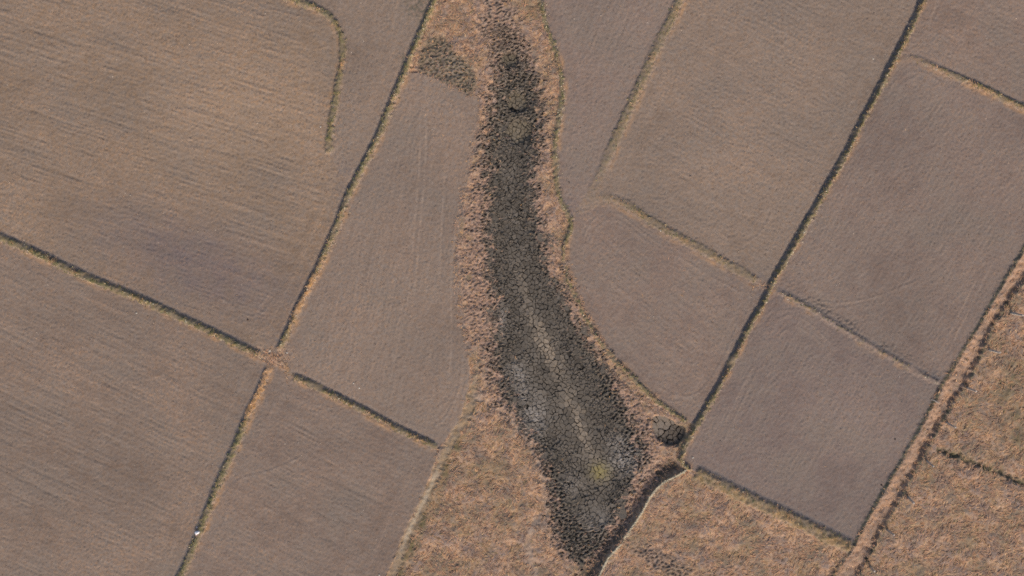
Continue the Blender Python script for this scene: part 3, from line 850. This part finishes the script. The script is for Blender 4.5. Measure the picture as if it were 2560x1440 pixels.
def plate_geometry(area, u, v, out):
    jit = lambda s: rp.uniform(-s, s)
    x0, y0 = W(u, v)
    base = float(P.sample(smZ, u, v)) + rp.uniform(-0.012, 0.012)
    tx, ty = jit(0.05), jit(0.05)
    n = len(out)
    pts = np.array(out)
    pts = np.vstack([pts, ]) if len(pts) > 13 else np.vstack([[p, (p + q_) / 2] if np.hypot(*(q_ - p)) > 5.5 else [p] for p, q_ in zip(pts, np.roll(pts, -1, 0))])
    n = len(pts)
    wu_ = P.sample(wobu, pts[:, 0] + u, pts[:, 1] + v); wv_ = P.sample(wobv, pts[:, 0] + u, pts[:, 1] + v)
    pts = pts + np.column_stack([wu_, wv_])
    x, y = W(pts[:, 0] + u, pts[:, 1] + v)
    ztop = base + tx * (x - x0) + ty * (y - y0) + np.array([jit(0.006) for _ in range(n)])
    cen = pts.mean(0)
    cx, cy = W(cen[0] + u, cen[1] + v)
    co = [(xx, yy, zz - 0.14) for xx, yy, zz in zip(x, y, ztop)] + [(xx, yy, zz) for xx, yy, zz in zip(x, y, ztop)] + [(float(cx), float(cy), base + rp.uniform(-0.012, 0.008))]
    faces = []
    # plan v runs south, so going round the plan polygon turns clockwise in the world
    ccw = sum(x[a] * y[(a + 1) % n] - x[(a + 1) % n] * y[a] for a in range(n)) > 0
    for a in range(n):
        b_ = (a + 1) % n
        faces.append([a, b_, n + b_, n + a] if ccw else [a, n + a, n + b_, b_])
        faces.append([n + a, n + b_, 2 * n] if ccw else [n + b_, n + a, 2 * n])
    # colour: grey clay, pale along the old water line, yellow-green at the last wet spot, white bloom
    c = srgb(97, 90, 82) * rp.uniform(0.90, 1.10) * (1 + 0.07 * float(P.sample(q4, u, v)))
    d = np.hypot(pale_pl[:, 0] - u, pale_pl[:, 1] - v) - pale_r
    wp = float(smooth(11, -7, d.min() + rp.uniform(-5, 5) + 3 * float(P.sample(q2, u, v)))) * (0.55 + 0.3 * math.sin(v * 0.031))
    c = mixc(c, srgb(146, 132, 116), wp * 0.9)
    wy = math.exp(-(((u - 1502) / 22) ** 2 + ((v - 1182) / 20) ** 2))
    c = mixc(c, srgb(140, 128, 80), wy * 0.75)
    for (hu, hv, hr, hd) in HOLLOWS[:3]:
        if math.hypot(u - hu, v - hv) < hr:
            c = mixc(c, srgb(124, 113, 96), 0.7)
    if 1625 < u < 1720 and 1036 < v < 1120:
        c = mixc(c, srgb(138, 126, 114), 0.85) * (0.55 + 0.45 * float(smooth(14, -10, (u - 1664) * 0.75 + (v - 1074) * 0.8 - 6)))  # shade of the hollow's lower-right side painted into its plates
    c = mixc(c, srgb(166, 158, 150), float(P.sample(salt, u, v)) * rp.uniform(0.3, 0.8))
    e = float(P.sample(plate_sd, u, v))
    c = c * (0.86 + 0.14 * min(1, max(0, e / 25)))
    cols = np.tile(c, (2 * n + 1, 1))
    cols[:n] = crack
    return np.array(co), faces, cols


counts = {False: 0, True: 0}
rest = {False: [], True: []}
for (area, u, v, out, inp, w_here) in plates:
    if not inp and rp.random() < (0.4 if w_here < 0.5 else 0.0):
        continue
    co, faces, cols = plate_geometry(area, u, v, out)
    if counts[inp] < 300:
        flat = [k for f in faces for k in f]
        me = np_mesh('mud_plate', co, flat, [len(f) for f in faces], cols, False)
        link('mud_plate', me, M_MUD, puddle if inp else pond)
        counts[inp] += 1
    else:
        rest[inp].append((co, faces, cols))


def joined(name, parts, mat, parent=None, smooth_=False, **props):
    off = 0; cos = []; fl = []; sz = []; cc = []
    for co, faces, cols in parts:
        cos.append(co); cc.append(cols)
        for f in faces:
            fl.extend([k + off for k in f]); sz.append(len(f))
        off += len(co)
    me = np_mesh(name, np.vstack(cos), fl, sz, np.vstack(cc), smooth_)
    return link(name, me, mat, parent, **props)


if rest[False]:
    joined('mud_crust', rest[False], M_MUD, pond, kind='stuff')
print('plates', len(plates), counts)

# crumbs of trampled mud over the plates and between them
def crumb(u, v, r_, hgt, rr):
    n = 7
    x0, y0 = W(u, v)
    z0 = float(P.sample(smZ, u, v)) - 0.02
    a0 = rr.uniform(0, 6.28)
    co = []; faces = []
    for fr_, fz in ((1.0, -0.2), (0.75, 0.8)):
        for k in range(n):
            a = a0 + 2 * math.pi * k / n
            q_ = r_ * fr_ * rr.uniform(0.7, 1.25)
            co.append((float(x0) + q_ * 1.35 * math.cos(a), float(y0) + q_ * 0.8 * math.sin(a) + 0.25 * q_ * math.cos(a), z0 + hgt * fz * rr.uniform(0.75, 1.2)))
    co.append((float(x0), float(y0), z0 + hgt * rr.uniform(0.8, 1.1)))
    for k in range(n):
        b_ = (k + 1) % n
        faces.append([k, b_, n + b_, n + k]); faces.append([n + k, n + b_, 2 * n])
    c = mixc(srgb(76, 71, 64) if rr.random() < 0.6 else srgb(112, 102, 92), srgb(140, 118, 102), float(P.sample(rim, u, v)) * 0.6) * rr.uniform(0.75, 1.25)
    c = mixc(c, srgb(166, 154, 144), float(P.sample(salt, u, v)) * rr.uniform(0, 0.9))
    cols = np.tile(c, (2 * n + 1, 1)); cols[:n] *= 0.7
    return np.array(co), faces, cols


rc = random.Random(91)
crumbs = []
for _ in range(30000):
    u = rc.uniform(1190, 1640); v = rc.uniform(60, 1400)
    uu, vv = np.array(u), np.array(v)
    dkh = float(P.sample(dk_w, uu, vv))
    if dkh < 0.25 or len(crumbs) > 6500 or any(math.hypot(u - h_[0], v - h_[1]) < h_[2] * 0.85 for h_ in HOLLOWS[:3]):
        continue
    clump = float(P.sample(q2, uu, vv)) * 0.5 + float(P.sample(q4, uu, vv)) * 0.6
    edge = float(P.sample(plate_sd, uu, vv))
    if rc.random() < 0.45 + 0.35 * clump - 0.008 * edge:
        crumbs.append(crumb(u, v, rc.uniform(0.04, 0.10), rc.uniform(0.05, 0.12), rc))
joined('mud_crumbs', crumbs, M_MUD, pond, kind='stuff')

# ---------------------------------------------------------------- grass, straw
def wisps(name, u, v, ang, length, width, lift, cols, parent=None, sink=0.01, **props):
    """Bent, tapering blades lying over the ground: one mesh of many."""
    n = len(u)
    if n == 0:
        return None
    z = height(u, v) - sink
    x, y = W(u, v)
    dx, dy = np.cos(ang), np.sin(ang)
    px_, py_ = -dy, dx
    h1 = length * 0.5 * np.cos(lift); z1 = length * 0.5 * np.sin(lift)
    lift2 = lift * 0.25
    h2 = h1 + length * 0.5 * np.cos(lift2); z2 = z1 + length * 0.5 * np.sin(lift2)
    w = width * 0.5
    co = np.empty((n, 5, 3))
    for k, (hh, zz, ww, sgn) in enumerate([(0, 0, w, 1), (0, 0, w, -1), (h1, z1, w * 0.9, -1), (h1, z1, w * 0.9, 1), (h2, z2, 0, 0)]):
        co[:, k, 0] = x + dx * hh + px_ * ww * sgn
        co[:, k, 1] = y + dy * hh + py_ * ww * sgn
        co[:, k, 2] = z + zz
    base = (np.arange(n) * 5)[:, None]
    fl = np.concatenate([base + np.array([[0, 1, 2, 3]]), base + np.array([[3, 2, 4]])], 1).ravel()
    sz = np.tile([4, 3], n)
    cc = np.repeat(cols, 5, axis=0)
    me = np_mesh(name, co.reshape(-1, 3), fl, sz, cc, False)
    return link(name, me, M_BLADE, parent, **props)


def scatter(density, step_area, grid=G, seed=0):
    """Random places with density (0..1 per step_area plan units squared) on the given grid."""
    r = np.random.default_rng(seed)
    nr, nc = grid.shape
    total = (nr - 1) * (nc - 1) * grid.step ** 2
    n = int(total / step_area)
    u = r.uniform(grid.u[0], grid.u[-1], n); v = r.uniform(grid.v[0], grid.v[-1], n)
    return [a[r.random(n) < grid.sample(density, u, v)] for a in (u,)][0] if False else _keep(u, v, grid.sample(density, u, v), r)


def _keep(u, v, d, r):
    m = r.random(len(u)) < d
    return u[m], v[m]


def palette(n, cols, weights, seed, spread=0.18):
    r = np.random.default_rng(seed)
    c = np.array([srgb(*x) for x in cols])[r.choice(len(cols), n, p=np.array(weights) / sum(weights))]
    return c * (1 + spread * r.standard_normal((n, 1))).clip(0.5, 1.6)


SWIRL = G.noise(31, 90, 0.7) * 0.9 + G.noise(32, 34, 0.6) * 0.6
FRAME = (U > -120) & (U < 2680) & (V > -110) & (V < 1550)
TUFT = G.noise(33, 17, 0.6)
TUFT2 = G.noise(34, 60, 0.7)

dens = np.zeros(G.shape)
PATCHN = G.noise(35, 95, 0.6) * 0.8 + G.noise(36, 38, 0.5, 1.8, -25) * 0.6
zone_now = zf
zfull = np.zeros(G.shape, int); zfull[:-1, :-1] = zf; zfull[-1] = zfull[-2]; zfull[:, -1] = zfull[:, -2]
sets = [('dry_grass', (0,), 'pond shore'), ('dry_grass', (80,), 'east'), ('dry_grass', (81,), 'low'), ('dry_grass', (82,), 'knoll')]
ORANGE = [(192, 154, 120), (181, 141, 111), (170, 135, 112), (203, 170, 134), (154, 131, 116), (138, 123, 94)]
for k, (nm, ids, where) in enumerate(sets):
    m = np.isin(zfull, ids) & FRAME
    d = m * np.clip(0.55 + 0.32 * TUFT + 0.22 * TUFT2, 0.04, 1.0) * (1 - 0.75 * OLIVE) * (1 - 0.85 * pw) * (1 - 0.85 * pe) * (1 - 0.97 * np.exp(-(rill_D / 9.0) ** 2) * RIGHT)
    d *= 1 - np.clip(np.interp(tw, [2, 8, 36, 52], [0, 0.8, 0.8, 0]), 0, 1) * (LD < 60) * tren_w
    u, v = scatter(d, 7.0, seed=400 + k)
    n = len(u)
    r = np.random.default_rng(500 + k)
    wts = [3, 4, 4, 1.6, 2.5, 1.2]
    cols = palette(n, ORANGE, wts, 600 + k, 0.05) * np.array([1.13, 1.11, 1.08])
    ol = G.sample(OLIVE, u, v)
    cols = mixc(cols, srgb(112, 104, 68), ol * 0.8 * r.random(n))
    pn = G.sample(PATCHN, u, v)
    cols = mixc(cols, srgb(132, 120, 84), smooth(0.3, 1.6, pn) * 0.6 * r.random(n))
    cols = mixc(cols, srgb(112, 98, 92), smooth(0.4, 1.7, -pn + 0.5 * G.sample(TUFT, u, v)) * 0.75 * r.random(n))
    grey = np.clip(0.25 + 0.3 * G.sample(NM, u, v), 0, 0.7)
    cols = mixc(cols, srgb(134, 116, 110), np.clip(grey + 0.15 * G.sample(TUFT2, u, v), 0, 0.8) * r.random(n))
    ang = (0.5 if where != 'pond shore' else 0.2) + G.sample(SWIRL, u, v) * 0.75 + r.normal(0, 0.4, n) + (r.random(n) < 0.25) * math.pi
    wisps(nm, u, v, ang, r.uniform(0.22, 0.55, n), r.uniform(0.05, 0.10, n), r.uniform(0.03, 0.34, n), cols, kind='stuff')

# ditch grass
m = (zfull == 70) & FRAME
u, v = scatter(m * np.clip(0.5 + 0.3 * TUFT, 0.05, 1), 15.0, seed=440)
r = np.random.default_rng(441); n = len(u)
cols = palette(n, ORANGE, [2, 3, 4, 1, 3, 1], 442)
eg = np.exp(-(G.sample(np.minimum(DL, DR), u, v) / 3.0) ** 2)
cols = mixc(cols, srgb(104, 104, 72), eg * r.random(n) * 0.9)
wisps('dry_grass', u, v, 2.1 + r.normal(0, 0.7, n), r.uniform(0.2, 0.42, n), r.uniform(0.05, 0.09, n), r.uniform(0.04, 0.3, n), cols, kind='stuff')

# pond fringe: bleached grass on the hummocks
d = (0.62 * fr_w * (1 - 0.93 * dk_w) + 0.10 * patch_w * (1 - dk_w) + 0.8 * (cover > 0.5) * (1 - fr_w) * (1 - patch_w) * (pud_sd < 0.2)) * (plate_w < 0.2) * smooth(-0.7, 0.6, q1 + 0.5 * q2)
u, v = scatter(np.clip(d, 0, 1), 6.0, P, seed=450)
r = np.random.default_rng(451); n = len(u)
cols = palette(n, [(184, 148, 122), (170, 138, 118), (192, 158, 126), (144, 122, 110), (204, 162, 116)], [4, 4, 2, 3, 1.5], 452, 0.1)
wisps('bleached_grass', u, v, 0.3 + G.sample(SWIRL, u, v) * 0.6 + r.normal(0, 0.6, n) + (r.random(n) < 0.3) * math.pi, r.uniform(0.16, 0.36, n), r.uniform(0.04, 0.08, n), r.uniform(0.04, 0.4, n), cols, kind='stuff')
# orange shore tongues just outside
OLV = [(122, 118, 80), (106, 108, 74), (138, 126, 88), (96, 104, 76), (152, 134, 100)]
STR = [(196, 172, 132), (184, 152, 112), (206, 190, 156)]
for i, b in enumerate(BANKS):
    mk = ((b['D'] < b['w'] + b['s'] * 0.7) & (b['fadeA'] > 0.15) & FRAME & ((zfull == 40 + i) | (b['D'] < b['w'])))
    g, st, orr = b['g']
    u, v = scatter(mk * np.clip((0.15 + 0.5 * (g + st + orr)) * (0.3 if b['k'] == 'clod' else 1.0) * (0.35 if b['k'] in ('slant', 'olive', 'lane') else 1.0) * (0.55 + 0.35 * TUFT + 0.45 * NM) * b['fadeA'], 0, 1), 5.0, seed=700 + i)
    n = len(u)
    if n < 5:
        continue
    r = np.random.default_rng(720 + i)
    cols = palette(n, OLV, [4, 3, 3, 3, 2], 740 + i)
    ps = r.random(n)
    gmap = G.sample(NM, u, v) * 0.25
    cols = np.where((ps < st * (0.8 + gmap))[:, None], palette(n, STR, [2, 3, 1], 760 + i), cols)
    om = G.sample(b['om'], u, v)
    cols = np.where((r.random(n) < om * 0.85)[:, None], palette(n, ORANGE, [3, 4, 3, 2, 2, 1], 780 + i), cols)
    wisps('grass', u, v, r.uniform(0, 2 * math.pi, n), r.uniform(0.10, 0.26, n), r.uniform(0.04, 0.08, n), r.uniform(0.15, 0.7, n), cols, bank_objs[i], kind='stuff')

# orange grass at the crossing of the banks
d = np.zeros(G.shape)
for (cu, cv, ru, rv, ww) in [(684, 896, 30, 15, 0.5), (655, 884, 26, 9, 0.4), (700, 880, 18, 10, 0.4), (1900, 716, 18, 8, 0.3), (740, 945, 26, 10, 0.15)]:
    d = np.maximum(d, ww * np.exp(-(((U - cu) / ru) ** 2 + ((V - cv) / rv) ** 2)))
u, v = scatter(d, 6.0, seed=810); n = len(u); r = np.random.default_rng(811)
wisps('dry_grass', u, v, r.uniform(0, 6.28, n), r.uniform(0.15, 0.4, n), r.uniform(0.05, 0.1, n), r.uniform(0.1, 0.7, n), palette(n, ORANGE, [3, 4, 4, 1, 3, 0.5], 812, 0.08), kind='stuff')

# straw left on the fields
fm = ((zfull >= 1) & (zfull < 40) & FRAME)
u, v = scatter(fm * np.clip(0.15 + 1.1 * straw_map + 0.1 * TUFT, 0, 1), 62.0, seed=820)
n = len(u); r = np.random.default_rng(821)
wisps('straw', u, v, r.uniform(0, 6.28, n), r.uniform(0.12, 0.30, n), r.uniform(0.04, 0.07, n), r.uniform(0.02, 0.25, n), palette(n, [(162, 134, 110), (152, 128, 110), (176, 150, 124), (144, 124, 110)], [3, 4, 1, 4], 822, 0.08), kind='stuff')

# ---------------------------------------------------------------- small things
def lump(u, v, r, hgt, seed, squash=1.0):
    """A small irregular clod or stone: ring mesh."""
    rr = random.Random(seed)
    x0, y0 = W(u, v)
    z0 = float(height(np.array([u]), np.array([v]))[0])
    co = []; faces = []
    n = 8
    rot = rr.uniform(0, 3.14)
    offs = [rr.uniform(0.75, 1.2) for _ in range(n)]
    for lvl, (fr_, fz) in enumerate([(0.9, -0.25), (1.0, 0.35), (0.62, 0.85)]):
        for k in range(n):
            a = 2 * math.pi * k / n
            rad = r * fr_ * offs[k] * rr.uniform(0.92, 1.08)
            lx_, ly_ = rad * math.cos(a), rad * math.sin(a) * squash
            co.append((float(x0) + lx_ * math.cos(rot) - ly_ * math.sin(rot), float(y0) + lx_ * math.sin(rot) + ly_ * math.cos(rot), z0 + hgt * fz * rr.uniform(0.85, 1.15)))
    co.append((float(x0), float(y0), z0 + hgt))
    for lvl in range(2):
        for k in range(n):
            b_ = (k + 1) % n
            faces.append([lvl * n + k, lvl * n + b_, (lvl + 1) * n + b_, (lvl + 1) * n + k])
    for k in range(n):
        faces.append([2 * n + k, 2 * n + (k + 1) % n, 3 * n])
    return np.array(co), faces


M_STONE = plain_material('pale_stone', tuple(srgb(176, 168, 156)), tuple(srgb(206, 198, 186)), 9.0)
M_CLOD = plain_material('dark_clod', tuple(srgb(58, 48, 44)), tuple(srgb(84, 66, 56)), 9.0)
M_CONC = plain_material('weathered_concrete', tuple(srgb(158, 148, 138)), tuple(srgb(192, 182, 172)), 5.0, bump=0.006)
M_BAG = plain_material('white_plastic', tuple(srgb(226, 226, 230)), tuple(srgb(245, 240, 240)), 4.0, rough=0.45, bump=0.01, spec=0.4)
M_PINK = plain_material('pinkish_plastic', tuple(srgb(214, 170, 176)), tuple(srgb(232, 196, 196)), 4.0, rough=0.45, bump=0.01, spec=0.4)
M_WALL = plain_material('pale_earth_wall', tuple(srgb(150, 138, 116)), tuple(srgb(190, 176, 150)), 5.0, bump=0.03)


def thing_mesh(name, co, faces, mat, parent=None, smooth_=False, **props):
    flat = [k for f in faces for k in f]
    me = np_mesh(name, np.array(co), flat, [len(f) for f in faces], None, smooth_)
    return link(name, me, mat, parent, **props)


# concrete fence posts beside the ditch: foot and head of each, as they lean
POSTS = [((2528, 782.5), (2558, 788.5), 'highest of the row beside the ditch'), ((2472, 874.5), (2501, 881.5), 'second from the top of the row'),
         ((2418, 969.5), (2441, 978.5), 'third from the top of the row'), ((2367, 1057), (2389.5, 1069), 'fourth from the top, just above the dark rill'),
         ((2316.5, 1152), (2334, 1166), 'fifth from the top, just below the dark rill'), ((2270, 1243), (2285, 1258), 'sixth from the top of the row'),
         ((2218, 1324.5), (2235.5, 1338), 'second from the bottom of the row'), ((2176, 1417.5), (2186, 1428), 'lowest of the row, by the bottom edge')]
for i, (ft, hd, words) in enumerate(POSTS):
    hp = 1.45
    z0 = float(height(np.array([ft[0]]), np.array([ft[1]]))[0])
    bx, by = [float(t) for t in W(*ft, z0)]
    tx, ty = [float(t) for t in W(*hd, z0 + hp)]
    ax = Vector((tx - bx, ty - by, hp))
    if ax.xy.length > 0.45:
        ax.xy = ax.xy.normalized() * 0.45
    fence = Vector((-0.5, -0.87, 0)).normalized(); perp = Vector((0.87, -0.5, 0)).normalized()
    co = []; faces = []
    levels = [(-0.25, 0.09), (0.0, 0.09), (0.97, 0.075), (1.0, 0.06)]
    for t, hw_ in levels:
        c0 = Vector((bx, by, z0)) + ax * t
        for sa, sb in ((-1, -1), (1, -1), (1, 1), (-1, 1)):
            p = c0 + fence * hw_ * sa + perp * hw_ * sb
            co.append(tuple(p))
    nL = len(levels)
    for l_ in range(nL - 1):
        for k in range(4):
            b_ = (k + 1) % 4
            faces.append([l_ * 4 + k, l_ * 4 + b_, (l_ + 1) * 4 + b_, (l_ + 1) * 4 + k])
    faces.append([(nL - 1) * 4 + k for k in range(4)])
    thing_mesh('fence_post', co, faces, M_CONC, label='pale fence post in grass, ' + words, category='fence post', group='fence posts beside the orange ditch')

# white bag on the southern bank
bu, bv = 496, 1328.5
co, faces = lump(bu, bv, 0.21, 0.16, 3, 0.55)
z0b = float(co[:, 2].min())
rb = random.Random(8)
bag_co = []; bag_f = []
n = 14
bx, by = [float(t) for t in W(bu, bv)]
zb = float(height(np.array([bu]), np.array([bv]))[0])
prof = [(0.10, 0.0), (0.20, 0.03), (0.21, 0.09), (0.16, 0.15), (0.08, 0.18), (0.03, 0.20), (0.05, 0.25)]
for (rad, zz) in prof:
    for k in range(n):
        a = 2 * math.pi * k / n
        rr_ = rad * (1 + 0.20 * math.sin(3 * a + zz * 20) + rb.uniform(-0.16, 0.16))
        lx_, ly_ = rr_ * 1.25 * math.cos(a), rr_ * 0.75 * math.sin(a)
        ca, sa = math.cos(0.35), math.sin(0.35)
        bag_co.append((bx + lx_ * ca - ly_ * sa, by + lx_ * sa + ly_ * ca, zb + zz + rb.uniform(-0.012, 0.012)))
for l_ in range(len(prof) - 1):
    for k in range(n):
        b_ = (k + 1) % n
        bag_f.append([l_ * n + k, l_ * n + b_, (l_ + 1) * n + b_, (l_ + 1) * n + k])
bag = bpy.data.objects.new('plastic_bag', None)
COL.objects.link(bag); bag['label'] = 'crumpled white plastic bag lying on the green bank'; bag['category'] = 'bag'
thing_mesh('sack', bag_co, bag_f, M_BAG, bag)
hx, hy = [float(t) for t in W(494.2, 1334)]
hc = []; hf = []
for k in range(9):
    a = math.pi * k / 8
    for dz in (0.0, 0.025):
        for dr_ in (0.055, 0.085):
            hc.append((hx + dr_ * math.cos(a), hy - 0.13 * math.sin(a) * dr_ / 0.085 + 0.06, zb + 0.07 + dz))
for k in range(8):
    o_ = k * 4
    for (p_, q_) in ((0, 1), (1, 3), (3, 2), (2, 0)):
        hf.append([o_ + p_, o_ + q_, o_ + 4 + q_, o_ + 4 + p_])
thing_mesh('handle', hc, hf, M_PINK, bag)
co, faces = lump(492, 1318.5, 0.07, 0.05, 12, 0.7)
thing_mesh('plastic_scrap', co, faces, M_BAG, label='small white scrap of litter just above the white bag', category='litter')

# pale stick beside the ditch
sx0, sy0 = [float(t) for t in W(2327, 999)]; sx1, sy1 = [float(t) for t in W(2344, 1005)]
zz0 = float(height(np.array([2327.]), np.array([999.]))[0]) + 0.03; zz1 = float(height(np.array([2344.]), np.array([1005.]))[0]) + 0.06
co = []; faces = []
for k in range(7):
    t = k / 6
    cx_, cy_, cz_ = sx0 + (sx1 - sx0) * t, sy0 + (sy1 - sy0) * t + 0.03 * math.sin(t * 5), zz0 + (zz1 - zz0) * t + 0.05 * math.sin(t * math.pi)
    for a in range(6):
        co.append((cx_ + 0.012 * math.cos(a * 1.047), cy_ + 0.04 * math.cos(a * 1.047) * (1 - 0.4 * t), cz_ + 0.035 * math.sin(a * 1.047) * (1 - 0.4 * t)))
for k in range(6):
    for a in range(6):
        b_ = (a + 1) % 6
        faces.append([k * 6 + a, k * 6 + b_, (k + 1) * 6 + b_, (k + 1) * 6 + a])
thing_mesh('stick', co, faces, M_CONC, label='pale stick lying across the left edge of the orange ditch', category='stick')

# pale wall along the shaded trench, in two lengths with a gap
def lip_wall(pts, label):
    pl = catmull(pts, 4.0)
    parts = []
    rl = random.Random(int(pts[0][0]))
    root = bpy.data.objects.new('retaining_wall', None)
    COL.objects.link(root)
    root['label'] = label; root['category'] = 'wall'
    # core
    co = []; faces = []
    nrm = []
    for k in range(len(pl)):
        d = pl[min(k + 1, len(pl) - 1)] - pl[max(k - 1, 0)]
        d = d / (np.hypot(*d) + 1e-9)
        nrm.append((-d[1], d[0]))
    for k, p in enumerate(pl):
        wob = rl.uniform(-0.5, 0.5)
        for off, zz in ((-2.0, -0.9), (-1.7, 0.19), (1.5, 0.20), (2.4, -0.3)):
            uu, vv = p[0] + nrm[k][0] * (off + wob), p[1] + nrm[k][1] * (off + wob)
            x, y = W(uu, vv)
            co.append((float(x), float(y), zz + rl.uniform(-0.025, 0.025)))
    for k in range(len(pl) - 1):
        for c_ in range(3):
            a = k * 4 + c_
            faces.append([a, a + 4, a + 5, a + 1])
    thing_mesh('core', co, faces, M_WALL, root)
    # rough coping of small lumps
    for k in range(0, len(pl)):
        for t in (-1, 1):
            if rl.random() < 0.75:
                o_ = rl.uniform(0.3, 1.6) * t
                cco, cf = lump(pl[k][0] + nrm[k][0] * o_ + rl.uniform(-1, 1), pl[k][1] + nrm[k][1] * o_ + rl.uniform(-1, 1), rl.uniform(0.05, 0.09), 0.06, rl.randrange(10 ** 6))
                cco = cco.copy(); cco[:, 2] += (0.17 - cco[:, 2].mean())
                cl_ = np.tile(srgb(190, 176, 150) * rl.uniform(0.75, 1.15), (len(cco), 1))
                parts.append((cco, cf, cl_))
    joined('coping', parts, M_BANK, root, kind='stuff')


lip_wall(LIP[5:], 'narrow pale wall edging the shaded trench beside the pond, upper length')
lip_wall([(1440, 1560), (1497, 1440), (1519, 1396), (1538, 1374), (1553, 1358)], 'narrow pale wall below the gap in the trench edge, running off the bottom')

# dark clods and pale stones that stand out one by one
CLODS = [(1440.5, 373.5, 0.085, 'dark clod alone in the narrow field just right of the pond bank'), (1422.5, 456, 0.10, 'dark clod in the narrow field near its grey pointed end'),
         (872, 537, 0.09, 'dark clod right of the long straw-flecked bank in the middle field'), (2378.5, 1379, 0.11, 'round dark clod in the orange grassland at the bottom right'),
         (2204, 1213, 0.13, 'dark reddish clod at the edge of the brown field by the ditch'), (2237, 1098, 0.10, 'small reddish clod in the brown field left of the ditch'),
         (2320, 1075, 0.11, 'dark clod lying inside the orange ditch'), (619, 800, 0.12, 'dark clod with straw near the crossing of the banks')]
for i, (u, v, r_, lab) in enumerate(CLODS):
    co, faces = lump(u, v, r_ * 0.72, r_ * 0.6, 60 + i)
    thing_mesh('clod', co, faces, M_CLOD, label=lab, category='clod', group='dark clods lying about')
STONES = [(1652, 577, 0.08, 'white stone just below the low olive bank in the right field'), (718, 882, 0.08, 'white stone right of the orange grass crossing'),
          (675, 877, 0.09, 'pale stone at the foot of the bank above the orange crossing'), (884, 958, 0.08, 'white stone in the middle field, upper of two'),
          (898, 970, 0.08, 'white stone in the middle field, lower of two'), (802, 317, 0.07, 'small white stone left of the hook-shaped bank'),
          (341, 783, 0.07, 'small white stone in the big bottom left field'), (1732, 1144, 0.08, 'pale stone in the brown field beside the wall corner'),
          (948, 1438, 0.08, 'white stone at the bottom edge beside the worn path'), (2183, 147, 0.07, 'pale stone beside the upper part of the longest bank')]
for i, (u, v, r_, lab) in enumerate(STONES):
    co, faces = lump(u, v, r_, r_ * 0.8, 90 + i)
    thing_mesh('stone', co, faces, M_STONE, label=lab, category='stone', group='pale stones lying about')

# pale flecks of stone along the banks and fields: too small and many to count
parts = []
rs = random.Random(77)
for i in (1, 5, 8, 9, 10, 2, 4):
    b = BANKS[i]
    pl = b['pl']
    L = len(pl)
    for _ in range(int(L * (0.9 if i in (1, 5, 8) else 0.3))):
        k = rs.randrange(L)
        u = pl[k][0] + rs.gauss(2, 5); v = pl[k][1] + rs.gauss(1, 4)
        if -60 < u < 2620 and -60 < v < 1500:
            co, faces = lump(u, v, rs.uniform(0.03, 0.065), 0.05, rs.randrange(10 ** 6))
            parts.append((co, faces, np.tile(srgb(196, 184, 160) * rs.uniform(0.7, 1.1), (len(co), 1))))
for _ in range(520):
    u = rs.uniform(-60, 2620); v = rs.uniform(-60, 1500)
    if G.sample(fm.astype(float), np.array([u]), np.array([v]))[0] > 0.9:
        co, faces = lump(u, v, rs.uniform(0.025, 0.05), 0.04, rs.randrange(10 ** 6))
        parts.append((co, faces, np.tile(srgb(184, 170, 156) * rs.uniform(0.7, 1.1), (len(co), 1))))
joined('pebbles', parts, M_BANK, kind='stuff')
print('triangles', sum(sum(len(p.vertices) - 2 for p in o.data.polygons) if len(o.data.polygons) < 2000 else len(o.data.loops) - 2 * len(o.data.polygons) for o in bpy.data.objects if o.type == 'MESH'))
